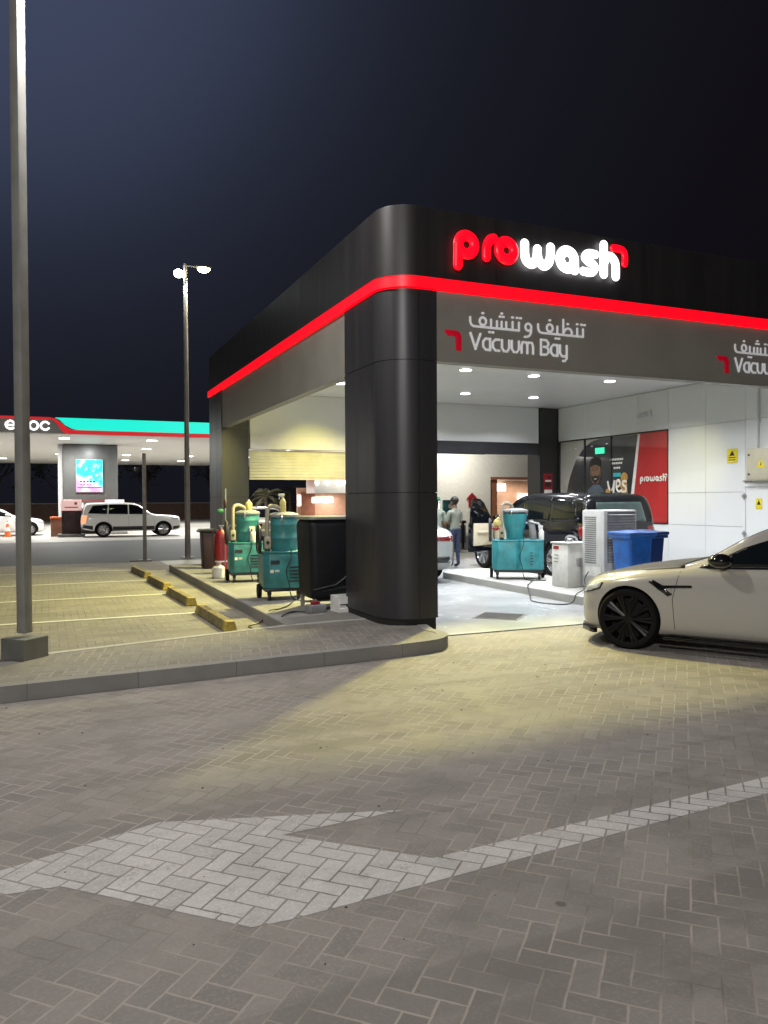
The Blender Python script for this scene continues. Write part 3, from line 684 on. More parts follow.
def patch(name, m, bvh, polys, ax, parent, off=.005, cell=.07):
    b = bmesh.new(); cache = {}
    for poly in polys:
        x0, x1 = min(p[0] for p in poly), max(p[0] for p in poly); y0, y1 = min(p[1] for p in poly), max(p[1] for p in poly)
        for i in range(int((x1-x0)/cell)+1):
            for j in range(int((y1-y0)/cell)+1):
                c = clip(poly, (x0+i*cell, y0+j*cell), (x0+(i+1)*cell, y0+(j+1)*cell))
                if len(c) < 3: continue
                vs = []
                for p in c:
                    k = (round(p[0], 4), round(p[1], 4))
                    if k not in cache: cache[k] = b.verts.new(proj(bvh, k[0], k[1], ax, off))
                    if cache[k] not in vs: vs.append(cache[k])
                if len(vs) >= 3:
                    try: b.faces.new(vs)
                    except ValueError: pass
    # fold the rim back onto the body so the sheet has an edge
    bmesh.ops.recalc_face_normals(b, faces=b.faces)
    _, d = AX[ax](0, 0)
    if b.faces and sum(f.normal.dot(d)*f.calc_area() for f in b.faces) > 0: bmesh.ops.reverse_faces(b, faces=b.faces)
    ed = [e for e in b.edges if e.is_boundary]
    g = bmesh.ops.extrude_edge_only(b, edges=ed)
    for v in [v for v in g['geom'] if isinstance(v, bmesh.types.BMVert)]: v.co += d*(off+.006)
    for f in b.faces: f.smooth = True
    me = bpy.data.meshes.new(name); b.to_mesh(me); b.free(); me.materials.append(M[m])
    o = bpy.data.objects.new(name, me); COL.objects.link(o); o.parent = parent; return o
def mirror(poly): return [(x, z) for x, z in poly]
def wheel(parent, x, y, r, w, rr, side, style, n=5):
    b = MB(); k = r
    b.lathe([(rr*.96, -w/2), (r*.93, -w/2), (r*.985, -w/2+.02), (r, -w*.25), (r, w*.25), (r*.985, w/2-.02), (r*.93, w/2), (rr*1.02, w/2), (rr*.97, w/2-.01), (rr*.96, -w/2)], 40, 'Y')
    t = b.build('wheel', 'rubber', parent, loc=(x, y, r), rz=0 if side > 0 else PI)
    b = MB(); mt = 'rim_black' if style == 'black' else 'rim_silver'
    b.lathe([(rr*.99, -w*.3), (rr*.99, w*.47), (rr*.955, w*.47), (rr*.90, w*.30), (rr*.88, -w*.3)], 40, 'Y')
    for i in range(n):
        for s_ in (-1, 1):
            a = 2*PI*i/n+s_*.16*5/n; a2 = 2*PI*i/n+s_*.10*5/n
            ca, sa, cb, sb = math.cos(a), math.sin(a), math.cos(a2), math.sin(a2)
            b.tube([(cb*.05, w*.38, sb*.05), ((ca+cb)*.25*rr, w*.41, (sa+sb)*.25*rr), (ca*rr*.95, w*.40, sa*rr*.95)], [.022, .019, .026] if style == 'black' else [.020, .016, .020], 6)
    b.lathe([(.001, w*.30), (.075, w*.32), (.07, w*.42), (.03, w*.44), (.001, w*.44)], 20, 'Y')
    b.build('rim', mt, t)
    b = MB(); b.lathe([(.06, w*.05), (rr*.80, w*.05), (rr*.80, w*.10), (.06, w*.10)], 32, 'Y'); b.build('brake_disc', 'steel' if style != 'black' else 'arch', t)
    return t
def car(name, label, cat, S, loc, head, group=None):
    t = thing(name, label, cat, loc, R(head), group)
    top, belt, bot, hw, rail = (pchip(S[k]) for k in ('top', 'belt', 'bot', 'hw', 'rail'))
    xf, xr = max(p[0] for p in S['top']), min(p[0] for p in S['top'])
    N = 46; b = bmesh.new(); rings = []
    for i in range(N+1):
        u = i/N; u = u-.11*math.sin(2*PI*u)/(1)*.9
        x = xf+(xr-xf)*u
        z0, s, tp, w, r = bot(x), belt(x), top(x), hw(x), rail(x)
        te = s+(tp-s)*S.get('tef', .92); bulge = .02*min(1, (tp-s)/.3)
        H = s-z0
        sec = [(0, z0), (.5*w, z0), (.86*w, z0), (.95*w, z0+.035), (.975*w, z0+.12*H/.6), (.998*w, z0+.40*H), (1.0*w, z0+.60*H), (.997*w, z0+.80*H), (.982*w, z0+.92*H), (.935*w, s+.004),
               (.935*w+(r-.935*w)*.34+bulge, s+(te-s)*.34), (.935*w+(r-.935*w)*.7+bulge, s+(te-s)*.7), (r, te), (.84*r, te+(tp-te)*.55), (.5*r, te+(tp-te)*.9), (0, tp)]
        ring_ = [b.verts.new((x, y, z)) for y, z in sec]+[b.verts.new((x, -y, z)) for y, z in sec[-2:0:-1]]
        rings.append(ring_)
    for a, c in zip(rings, rings[1:]):
        n = len(a)
        for i in range(n): b.faces.new((a[i], a[(i+1) % n], c[(i+1) % n], c[i]))
    b.faces.new(rings[0]); b.faces.new(rings[-1][::-1])
    bmesh.ops.recalc_face_normals(b, faces=b.faces)
    for f in b.faces: f.smooth = True
    me = bpy.data.meshes.new('body'); b.to_mesh(me); b.free()
    me.materials.append(M[S['paint']]); me.materials.append(M['arch'])
    tmp = bpy.data.objects.new('tmp_body', me); COL.objects.link(tmp)
    sm = tmp.modifiers.new('s', 'SUBSURF'); sm.levels = 1; sm.render_levels = 1
    cb = MB(); ax = S['axles']; ar = S['wr']+S.get('archgap', .035)
    for x in ax:
        for s_ in (-1, 1): cb.cyl((x, s_*(S['track']-.30), S['wr']+.015), (x, s_*(S['track']+.5), S['wr']+.015), ar, ar, 48, mi=1)
    cut = cb.build('tmp_cut', ['arch', 'arch'], smooth=0)
    bo = tmp.modifiers.new('b', 'BOOLEAN'); bo.object = cut; bo.operation = 'DIFFERENCE'; bo.solver = 'EXACT'
    dg_ = bpy.context.evaluated_depsgraph_get(); ev = tmp.evaluated_get(dg_)
    nm = bpy.data.meshes.new_from_object(ev, depsgraph=dg_)
    bpy.data.objects.remove(tmp); bpy.data.objects.remove(cut)
    nb = bmesh.new(); nb.from_mesh(nm)
    for e in nb.edges: e.smooth = not (len(e.link_faces) == 2 and e.calc_face_angle(0) > R(38))
    for f in nb.faces: f.smooth = True
    bvh = BVHTree.FromBMesh(nb); nb.to_mesh(nm); nb.free()
    nm.name = 'body'; body = bpy.data.objects.new('body', nm); COL.objects.link(body); body.parent = t
    for nme, m, axis, polys in S['patches']:
        if axis == 'LR':
            for a in ('L', 'R'): patch(nme, m, bvh, polys, a, t)
        elif axis == 'FF' or axis == 'BB':
            for s_ in (-1, 1): patch(nme, m, bvh, [[(s_*y, z) for y, z in p] for p in polys], axis[0], t)
        else: patch(nme, m, bvh, polys, axis, t)
    if S.get('seams'):
        for a in ('L', 'R'):
            sb = MB()
            for ln in S['seams']:
                pts = []
                for p, q in zip(ln, ln[1:]):
                    k = max(2, int(math.hypot(q[0]-p[0], q[1]-p[1])/.05))
                    pts += [(p[0]+(q[0]-p[0])*j/k, p[1]+(q[1]-p[1])*j/k) for j in range(k)]
                pts.append(ln[-1]); sb.tube([proj(bvh, x, z, a, -.0005) for x, z in pts], .0035, 6)
            sb.build('panel_seam', 'gap', t)
    for k, x in enumerate(ax):
        for s_ in (1, -1): wheel(t, x, s_*(S['track']-S['tw']/2), S['wr'], S['tw'], S['rr'], s_, S['rim'], S.get('spokes', 5))
    mx, mz = S['mirror']; pm = S.get('mirror_mat', S['paint'])
    for a, s_ in (('L', 1), ('R', -1)):
        p = proj(bvh, mx, mz, a, 0); b = MB()
        b.tube([p, p+Vector((.0, s_*.09, .02))], .025, 8)
        b.ball(p+Vector((.0, s_*.15, .055)), .115, (1.1, 1.05, .68), 16); b.build('door_mirror', pm, t)
    for x, z in S.get('handles', []):
        for a, s_ in (('L', 1), ('R', -1)):
            p = proj(bvh, x, z, a, .012); b = MB(); b.box(p, (.22, .035, .028), bev=.01); b.build('door_handle', S['paint'], t)
    t['_bvh'] = 0; del t['_bvh']
    return t, bvh

SEDAN = dict(paint='white_paint', axles=(1.49, -1.49), wr=.342, tw=.26, rr=.262, track=.945, rim='black', spokes=5, archgap=.022,
  top=[(2.14, .58), (2.115, .68), (2.02, .765), (1.85, .825), (1.4, .905), (1.0, .962), (.80, .995), (.68, 1.05), (.34, 1.275), (0., 1.415), (-.35, 1.475), (-.75, 1.49), (-1.15, 1.465), (-1.55, 1.38), (-1.95, 1.21), (-2.2, 1.115), (-2.45, 1.09), (-2.60, 1.02), (-2.66, .93)],
  belt=[(2.14, .54), (2.05, .675), (1.85, .755), (1.45, .83), (.9, .90), (.3, .945), (-.5, .985), (-1.5, 1.03), (-2.3, 1.03), (-2.60, .96), (-2.66, .88)],
  bot=[(2.14, .26), (2.05, .19), (1.9, .165), (1.0, .17), (-1.0, .18), (-1.9, .2), (-2.4, .28), (-2.66, .42)],
  hw=[(2.14, .52), (2.10, .68), (2.02, .79), (1.87, .88), (1.65, .935), (1.4, .95), (1.0, .94), (.4, .935), (-.5, .94), (-1.5, .955), (-2.0, .93), (-2.4, .85), (-2.66, .68)],
  rail=[(2.14, .36), (2.0, .58), (1.6, .72), (1.0, .76), (.66, .73), (.2, .655), (-.3, .60), (-1.0, .585), (-1.6, .60), (-2.0, .66), (-2.3, .70), (-2.66, .55)],
  patches=[
   ('side_window', 'glass_dark', 'LR', [[(.66, .965), (.66, .985), (.30, 1.175), (-.05, 1.305), (-.35, 1.355), (-.50, 1.368), (-.46, 1.0)]]),
   ('side_window', 'glass_dark', 'LR', [[(-.52, 1.0), (-.56, 1.37), (-.9, 1.375), (-1.25, 1.335), (-1.58, 1.24), (-1.82, 1.125), (-1.72, 1.06), (-1.45, 1.03)]]),
   ('windscreen', 'glass_dark', 'T', [[(.70, -.57), (.73, 0), (.70, .57), (-.10, .44), (-.14, 0), (-.10, -.44)]]),
   ('rear_window', 'glass_dark', 'T', [[(-1.48, .46), (-1.44, 0), (-1.48, -.46), (-2.10, -.54), (-2.14, 0), (-2.10, .54)]]),
   ('headlight', 'headlight', 'LR', [[(2.075, .64), (2.0, .695), (1.80, .735), (1.83, .675), (1.93, .635), (2.05, .60)]]),
   ('taillight', 'tail_red', 'LR', [[(-2.62, .82), (-2.60, .93), (-2.28, .95), (-2.36, .85)]]),
   ('taillight', 'tail_red', 'BB', [[(.30, .86), (.74, .84), (.76, .95), (.30, .95)]]),
   ('grille', 'black_gloss', 'F', [[(-.34, .32), (.34, .32), (.38, .40), (.26, .52), (-.26, .52), (-.38, .40)]]),
   ('number_plate', 'white_plastic', 'B', [[(-.24, .74), (.24, .74), (.24, .84), (-.24, .84)]]),
   ('bumper_trim', 'black_plastic', 'B', [[(-.7, .42), (.7, .42), (.7, .55), (-.7, .55)]]),
   ('sill_trim', 'black_plastic', 'LR', [[(1.05, .175), (1.05, .21), (-1.05, .225), (-1.05, .19)]])],
  seams=[[(.98, .26), (1.0, .6), (.93, .90)], [(-.48, .26), (-.49, .97)], [(-1.05, .30), (-1.32, .62), (-1.42, 1.0)]],
  mirror=(.50, .99), handles=[(-.28, .86), (-1.18, .89)])

# the near sports saloon
S1 = dict(SEDAN); S1['rr'] = .278; S1['paint'] = 'greige_paint'; S1['mirror_mat'] = 'black_gloss'; S1['spokes'] = 10
S1['patches'] = [p for p in SEDAN['patches'] if p[0] not in ('number_plate',)] + [
   ('headlight_bezel', 'black_gloss', 'LR', [[(2.07, .605), (2.05, .590), (1.93, .622), (1.815, .665), (1.785, .735), (1.805, .738), (1.835, .68), (1.93, .642)]]), ('fender_vent', 'black_gloss', 'LR', [[(1.26, .775), (1.21, .80), (1.10, .745), (.80, .76), (.80, .735), (1.08, .715), (1.00, .65), (1.05, .63), (1.16, .705)]]),
   ('bonnet_panel', 'carbon', 'T', [[(2.02, -.42), (1.90, -.62), (1.3, -.80), (.90, -.82), (.90, .82), (1.3, .80), (1.90, .62), (2.02, .42)]]),
   ('window_trim', 'black_gloss', 'LR', [[(.74, .945), (.72, .975), (.62, .962), (-.46, .998), (-1.45, 1.026), (-1.72, 1.055), (-1.70, 1.035), (-1.40, 1.006), (-.46, .978), (.55, .942)]])]
m5, bv5 = car('sports_sedan', 'greige white sports sedan with black wheels and dark bonnet, on the block paving', 'car', S1, (3.74, -2.545, 0), 121.5)
b = MB(); pl = [(2.22, .0), (2.18, .45), (2.10, .70), (1.95, .875), (1.88, .915), (1.86, .86), (1.95, .77), (2.04, .55), (2.08, 0)]
b.prism(pl + [(x, -y) for x, y in pl[-2:0:-1]], .15, .205, 'XY', bev=.008); b.build('splitter', 'black_gloss', m5)
b = MB()
for s_ in (-1, 1): b.prism([(1.1, s_*.90), (1.1, s_*.965), (-1.1, s_*.975), (-1.1, s_*.90)], .15, .18, 'XY', bev=.008)
b.build('side_skirt', 'black_gloss', m5)
S2 = dict(SEDAN); S2['paint'] = 'silver_paint'; S2['rim'] = 'silver'; S2['wr'] = .325; S2['rr'] = .23; S2['archgap'] = .04
car('silver_sedan', 'silver sedan parked in the first wash bay behind the corner pillar', 'car', S2, (2.98, 7.72, .012), 90)
S3 = dict(SEDAN); S3['rim'] = 'silver'; S3['wr'] = .325; S3['rr'] = .225; S3['archgap'] = .05
car('white_sedan', 'white sedan standing left of the red fuel pump under the canopy', 'car', S3, (-6.05, 34.6, .010), 0, )
car('white_sedan', 'white sedan parked on the rear yard behind the teal vacuum machines', 'car', S3, (2.9, 18.2, .010), 88)

SUV = dict(tef=.955, paint='black_paint', axles=(1.46, -1.46), wr=.385, tw=.26, rr=.275, track=.985, rim='silver', spokes=7, archgap=.04,
  top=[(2.38, .78), (2.33, .98), (2.2, 1.07), (1.6, 1.13), (1.05, 1.17), (.92, 1.20), (.55, 1.50), (.22, 1.73), (-.05, 1.80), (-.6, 1.835), (-1.4, 1.83), (-2.0, 1.81), (-2.24, 1.77), (-2.36, 1.50), (-2.46, 1.12), (-2.50, .8)],
  belt=[(2.38, .75), (2.2, 1.0), (1.5, 1.075), (.9, 1.12), (0, 1.14), (-1.5, 1.17), (-2.3, 1.16), (-2.46, 1.05), (-2.50, .75)],
  bot=[(2.38, .42), (2.1, .30), (1.6, .29), (-1.6, .30), (-2.2, .36), (-2.50, .48)],
  hw=[(2.38, .74), (2.28, .90), (2.0, .975), (1.5, 1.0), (.5, .985), (-.5, .985), (-1.5, 1.0), (-2.1, .97), (-2.4, .90), (-2.50, .80)],
  rail=[(2.38, .60), (2.1, .82), (1.4, .87), (.9, .86), (.2, .80), (-.5, .79), (-1.6, .79), (-2.15, .79), (-2.38, .82), (-2.50, .70)],
  patches=[
   ('side_window', 'glass_dark', 'LR', [[(.78, 1.18), (.80, 1.22), (.52, 1.46), (.28, 1.62), (-.05, 1.70), (-.22, 1.715), (-.22, 1.19)]]),
   ('side_window', 'glass_dark', 'LR', [[(-.28, 1.19), (-.28, 1.718), (-1.18, 1.715), (-1.22, 1.21)]]),
   ('side_window', 'glass_dark', 'LR', [[(-1.28, 1.21), (-1.24, 1.712), (-1.95, 1.66), (-2.18, 1.25)]]),
   ('windscreen', 'glass_dark', 'T', [[(.90, -.70), (.92, 0), (.90, .70), (.16, .62), (.12, 0), (.16, -.62)]]),
   ('rear_window', 'glass_mid', 'B', [[(-.62, 1.22), (.62, 1.22), (.58, 1.62), (-.58, 1.62)]]),
   ('headlight', 'headlight', 'LR', [[(2.28, .88), (2.20, 1.0), (1.85, 1.03), (1.92, .90)]]),
   ('taillight', 'tail_red', 'LR', [[(-2.46, .85), (-2.42, 1.12), (-2.20, 1.13), (-2.26, .88)]]),
   ('taillight', 'tail_red', 'BB', [[(.66, .86), (.86, .86), (.84, 1.12), (.64, 1.12)]]),
   ('sill_trim', 'black_plastic', 'LR', [[(1.02, .30), (1.02, .44), (-1.02, .45), (-1.02, .31)]])],
  seams=[[(1.0, .45), (1.02, .8), (.88, 1.12)], [(-.25, .45), (-.25, 1.15)], [(-1.0, .5), (-1.2, .8), (-1.25, 1.17)]],
  mirror=(.62, 1.2), handles=[(-.08, 1.03), (-1.06, 1.05)])
S4 = dict(SUV); S4['patches'] = SUV['patches'] + [('door_opening', 'cream_leather', 'L', [[(.98, .62), (.86, 1.10), (-.18, 1.12), (-.18, .50), (.9, .50)]])]
suv, bvs = car('black_suv', 'black SUV with its front door open, parked beyond the island', 'car', S4, (6.97, 6.30, .012), 90)
# the opened front door, hinged at the front edge, swung out by some seventy degrees
dp = bpy.data.objects.new('door', None)
b = MB(); b.prism([(0, .48), (.02, .85), (0, 1.13), (-1.08, 1.15), (-1.10, .48)], -.09, .0, 'XZ', bev=.02)
b.prism([(0, 1.13), (-.46, 1.62), (-.62, 1.70), (-.98, 1.72), (-1.06, 1.15)], -.055, -.02, 'XZ', bev=.008)
dl = b.build('door', 'black_paint', suv, loc=(1.0, .985, 0)); dl.rotation_euler = (0, 0, R(-62)); bpy.data.objects.remove(dp)
b = MB(); b.prism([(-.10, .62), (-.10, 1.12), (-1.0, 1.14), (-1.02, .62)], -.125, -.092, 'XZ', bev=.01); b.box((-.58, -.15, .93), (.6, .06, .06), bev=.02); b.build('door_lining', 'cream_leather', dl)
b = MB(); b.prism([(-.12, 1.145), (-.46, 1.57), (-.62, 1.65), (-.95, 1.665), (-1.0, 1.16)], -.062, -.0565, 'XZ'); b.build('window_glass', 'glass_dark', dl)
S5 = dict(SUV); S5['paint'] = 'white_paint'; S5['spokes'] = 8
S5['patches'] = [p for p in SUV['patches'] if p[0] not in ('sill_trim', 'taillight')] + [('sill_trim', 'black_plastic', 'LR', [[(1.02, .30), (1.02, .56), (-1.02, .56), (-1.02, .31)]]), ('sill_trim', 'black_plastic', 'LR', [[(-1.95, .40), (-1.95, .60), (-2.48, .66), (-2.46, .5)], [(1.95, .36), (1.95, .52), (2.3, .56), (2.3, .42)]]),
   ('taillight', 'tail_lit', 'LR', [[(-2.46, .72), (-2.42, 1.14), (-2.22, 1.15), (-2.30, .74)]]), ('taillight', 'tail_lit', 'BB', [[(.62, .74), (.86, .74), (.84, 1.14), (.64, 1.14)]])]
wsv, bvw = car('white_suv', 'white SUV with lit orange tail lamp beside the fuel pumps', 'car', S5, (.02, 30.9, .010), 0)
wsv.scale = (.94, .94, .90)

# ------------------------------------------------------------------ vacuum machines and bay equipment
def vacuum(label, loc, rz, body='teal_body', wide=False):
    t = thing('vacuum_machine', label, 'vacuum machine', loc, R(rz), 'teal vacuum machines')
    w = .98 if wide else .64; d = .60
    b = MB(); b.box((0, 0, .165), (w*.95, d*.95, .05), bev=.012)
    b.build('chassis', 'black_plastic', t)
    b = MB()
    pl = [(-w/2, -d/2+.08), (-w/2+.08, -d/2), (w/2-.08, -d/2), (w/2, -d/2+.08), (w/2, d/2), (-w/2, d/2)]
    if wide: pl = [(-w/2, -d/2+.12), (-w/2+.10, -d/2), (-.05, -d/2-.02), (0, -d/2+.03), (.05, -d/2-.02), (w/2-.10, -d/2), (w/2, -d/2+.12), (w/2, d/2), (-w/2, d/2)]
    b.prism(pl, .19, .735, 'XY', bev=.018); tb = b.build('tub', body, t)
    b = MB(); b.prism([(x*1.015, y*1.015) for x, y in pl], .735, .765, 'XY', bev=.01); b.build('rim', body, t)
    b = MB()
    for i in range(5): b.box((.17, -d/2-.004, .30+i*.055), (.20, .012, .022), bev=.004)
    b.build('vent', 'black_plastic', tb)
    b = MB(); b.box((-.15, -d/2-.003, .60), (.14, .006, .06)); b.build('maker_plate', 'beam_dark', tb)
    b = MB(); b.box((-.20, -d/2-.003, .46), (.05, .006, .05)); b.box((-.12, -d/2-.003, .455), (.07, .006, .012)); b.box((-.12, -d/2-.003, .475), (.07, .006, .012)); b.build('warning_label', 'milky', tb)
    b = MB()
    for q in range(4): b.tube([(-w/2-.035-.012*(q % 2), -.02+.15*math.cos(2*PI*g/20), .93+.20*math.sin(2*PI*g/20)+.012*q) for g in range(20)], .022, 8, closed=True)
    b.build('hose_coil', 'black_plastic', t)
    R_ = .185 if wide else .215; cx = .05 if not wide else -.05
    pr = [(R_*.92, .745), (R_*.98, .80), (R_, .95), (R_*1.015, .955), (R_*1.015, .975), (R_, .98), (R_, 1.16), (R_*1.015, 1.165), (R_*1.015, 1.19), (R_, 1.195), (R_*1.02, 1.30)]
    if wide: pr = [(R_*.86, .745), (R_*.95, .9), (R_*1.15, 1.05), (R_*1.3, 1.27)]
    b = MB(); b.lathe(pr, 32, c=(cx, .02, 0)); dm = b.build('drum', body, t)
    b = MB(); e = R_*(1.32 if wide else 1.05)
    b.lathe([(e, 1.295), (e+.015, 1.30), (e+.015, 1.335), (e-.01, 1.35), (e*.6, 1.375), (.02, 1.38)], 32, c=(cx, .02, 0)); b.build('lid', 'grey_dark', t)
    b = MB()
    for a in (.4, 2.5, 4.4): b.box((cx+math.cos(a)*(e+.015), .02+math.sin(a)*(e+.015), 1.28), (.035, .035, .10), rz=a, bev=.006)
    b.build('clamp', 'chrome', dm)
    hx = cx-R_-.075
    b = MB(); b.tube(catm([(hx, -.12, .83), (hx, -.12, 1.05), (hx, -.12, 1.32), (hx+.02, -.10, 1.44), (hx+.10, -.06, 1.475), (cx-.07, 0, 1.43), (cx-.05, .02, 1.36)], 6), .033, 12); b.build('suction_hose', 'hose', t)
    b = MB(); b.box((hx, -.12, .90), (.10, .09, .20), bev=.02); b.cyl((hx, -.17, .90), (hx, -.155, .90), .028, .028, 14, mi=1); b.build('nozzle_holder', ['hose', 'black_plastic'], t)
    b = MB(); b.cyl((hx, -.12, .74), (hx, -.12, .83), .045, .04, 14); b.build('nozzle', 'black_plastic', t)
    b = MB(); b.tube([(w/2-.04, d/2-.05, .75), (w/2-.02, d/2, 1.02), (w/2-.05, d/2+.06, 1.07), (-w/2+.05, d/2+.06, 1.07), (-w/2+.02, d/2, 1.02), (-w/2+.04, d/2-.05, .75)], .016, 8); b.build('handle', 'steel', t)
    for s_ in (-1, 1):
        b = MB(); b.lathe([(.03, -.025), (.105, -.03), (.115, -.015), (.115, .015), (.105, .03), (.03, .025)], 24, 'X', c=(s_*(w/2+.01), d/2-.12, .115)); b.build('wheel', 'rubber', t)
        b = MB(); b.lathe([(.02, -.018), (.055, -.02), (.06, 0), (.055, .02), (.02, .018)], 18, 'X', c=(s_*(w/2-.09), -d/2+.09, .06)); b.box((s_*(w/2-.09), -d/2+.09, .12), (.06, .06, .05)); b.build('caster', 'black_plastic', t)
    b = MB(); b.tube(catm([(.10, -d/2-.01, .80), (.09, -d/2-.02, .66), (.02, -d/2-.015, .46), (.06, -d/2-.02, .28), (.10, -d/2-.03, .06), (.2, -d/2-.12, .012), (.45, -d/2-.2, .012), (.5, -d/2-.05, .012)], 6), .008, 6); b.build('cable', 'black_plastic', t)
    return t
vacuum('teal vacuum machine beside the red fire extinguisher, farther on the platform', (-.30, 6.15, .14), -8)
v2 = vacuum('teal vacuum machine next to the black water tank on the platform', (-.40, 3.30, .14), -6)
v3 = vacuum('wide blue teal vacuum machine with yellow nozzle on the bay island', (4.62, 4.15, .15), -30, 'teal_body_b', True)
b = MB(); b.tube(catm([(.30, -.05, .76), (.28, -.03, 1.0), (.24, 0, 1.13)], 5), .065, 12); b.build('filter_pipe', 'grey_dark', v3)
b = MB(); b.tube([(.46, -.1, .75), (.46, -.1, 1.0), (.40, -.1, 1.07), (.22, -.08, 1.12)], .02, 10); b.build('grab_rail', 'steel', v3)
b = MB(); b.ball((-.40, -.22, 1.09), .075, (1, .8, 1.1), 12); b.tube([(-.44, -.24, 1.12), (-.36, -.22, 1.20)], .03, 8); b.build('dusting_head', 'yellow', v3)
b = MB(); b.ball((-.43, -.24, .99), .06, (1.2, .8, .7), 12); b.build('brush_head', 'red', v3)

def bottle(label, loc, body, cap_, h=.26, r=.045, spray=True, name='spray_bottle', group=None):
    t = thing(name, label, 'bottle', loc, 0, group)
    b = MB(); b.lathe([(r*.9, 0), (r, .01), (r, h*.62), (r*.75, h*.76), (r*.34, h*.84), (r*.34, h*.9)], 18); b.build('body', body, t)
    b = MB(); b.cyl((0, 0, h*.89), (0, 0, h), r*.40, r*.36, 12)
    if spray: b.box((-.02, 0, h+.018), (.10, .03, .04), bev=.008); b.box((-.05, 0, h-.02), (.012, .018, .06), rx=0, ry=.4)
    b.build('cap', cap_, t); return t
bottle('yellow jerry bottle on the lid of the farther teal vacuum', (-.22, 6.17, 1.52), 'yellow', 'milky', .20, .07, False, 'detergent_bottle')
bottle('white spray bottle on the tub of the farther teal vacuum', (-.20, 5.92, .905), 'milky', 'white_plastic', .26, .06)
bottle('yellow and blue spray bottle on the lid of the nearer teal vacuum', (-.37, 3.30, 1.52), 'yellow', 'milky', .25, .05)
bottle('white spray bottle on the island vacuum beside its steel rail', (4.92, 3.78, .915), 'white_plastic', 'white_plastic', .24, .05)
bottle('milky water canister on the platform by the fire extinguisher', (-.63, 7.05, .14), 'milky', 'grey_dark', .30, .14, False, 'water_canister')
# brooms tucked behind the farther machine
bt = thing('duster', 'green and red duster stick standing behind the farther teal vacuum', 'duster', (-.62, 6.5, .14))
b = MB(); b.tube([(0, 0, 0), (.03, .03, 1.80)], .012, 8); b.build('stick', 'steel', bt)
b = MB(); b.ball((.02, .02, 1.50), .035, (1, 1, 2.6), 10); b.build('red_head', 'red_dark', bt)
b = MB(); b.ball((-.08, .02, 1.36), .04, (1.8, 1, 1.2), 10); b.build('green_head', 'green', bt)

fe = thing('fire_extinguisher', 'tall red wheeled fire extinguisher beside the far dark column', 'fire extinguisher', (-.36, 8.1, .14))
b = MB(); b.lathe([(.13, .02), (.148, .05), (.152, .12), (.152, .74), (.14, .83), (.09, .90), (.045, .93), (.035, .96)], 28); b.build('cylinder', 'red', fe)
b = MB(); b.cyl((0, 0, .94), (0, 0, 1.0), .035, .03, 14); b.box((.02, 0, 1.02), (.14, .03, .025), bev=.006); b.build('valve', 'steel', fe)
b = MB(); b.tube(catm([(-.03, 0, .96), (-.14, 0, .94), (-.19, -.02, .75), (-.17, -.03, .45), (-.14, -.03, .2)], 6), .016, 8); b.build('hose', 'black_plastic', fe)
b = MB(); b.lathe([(.153, .24), (.1535, .245), (.1535, .265), (.153, .27)], 28); b.build('band', 'white_plastic', fe)
tb = thing('trash_bin', 'dark maroon bin with black lid against the far column', 'bin', (-.38, 9.35, .14))
b = MB(); b.box((0, 0, .42), (.36, .42, .84), bev=.02, taper=.82); b.build('body', 'red_dark', tb)
b = MB(); b.box((0, 0, .88), (.44, .50, .07), bev=.02); b.box((-.2, 0, .86), (.10, .46, .05), bev=.015); b.build('lid', 'black_plastic', tb)

tk = thing('water_tank', 'large black padded water tank with pale rim beside the corner pillar', 'tank', (-.08, 2.05, .14))
b = MB()
sec = [(-.36, .30), (-.30, .16), (.30, .16), (.36, .30)]
b.box((.02, 0, .715), (.78, .74, 1.15), bev=.10, seg=4, taper=.9); b.build('cover', 'black_cover', tk)
b = MB(); b.prism([(-.375, -.30)] + arc(-.275, -.275, .10, 180, 270, 5) + arc(.275, -.275, .10, 270, 360, 5) + arc(.275, .275, .10, 0, 90, 5) + arc(-.275, .275, .10, 90, 180, 5), 1.285, 1.33, 'XY', bev=.01); b.build('rim', 'pole', tk)
b = MB(); b.tube([(-.33, -.39, .30), (0, -.40, .36), (.28, -.39, .55)], .012, 6); b.tube([(-.2, -.39, .28), (.3, -.40, .34)], .01, 6); b.build('strap', 'black_plastic', tk)
b = MB()
for x in (-.28, .28):
    for y in (-.28, .28): b.box((x, y, .08), (.05, .05, .16))
b.box((0, -.28, .06), (.56, .03, .03)); b.box((0, .28, .06), (.56, .03, .03)); b.build('stand', 'pole_dark', tk, smooth=0)
cr = thing('plastic_crate', 'white plastic crate on the platform below the black tank', 'crate', (.06, 1.56, .14), R(4))
b = MB()
for s_ in (-1, 1): b.box((s_*.19, 0, .11), (.018, .30, .22)); b.box((0, s_*.15, .17), (.38, .018, .10)); b.box((0, s_*.15, .03), (.38, .018, .05))
b.box((0, 0, .01), (.38, .30, .02)); b.build('body', 'white_plastic', cr, smooth=0)
cs = thing('drill_box', 'small grey and red tool box on the platform beside the white crate', 'tool box', (-.42, 1.55, .14), R(20))
b = MB(); b.box((0, 0, .06), (.26, .16, .12), bev=.015); b.build('body', 'grey_dark', cs)
b = MB(); b.box((-.02, -.02, .14), (.12, .08, .05), bev=.012); b.build('lid', 'red', cs)
b = MB(); b.tube(catm([(-.30, 2.95, .15), (-.55, 2.4, .15), (-.80, 2.05, .155), (-.98, 1.9, .16), (-1.12, 1.8, .03), (-1.35, 1.6, .014), (-1.30, 1.25, .014), (-1.12, 1.22, .03), (-.95, 1.35, .16), (-.7, 1.7, .152), (-.5, 1.62, .15)], 7), .010, 8)
tag(b.build('power_cable', 'black_plastic'), 'black cable looping from the platform down over the kerb', 'cable')
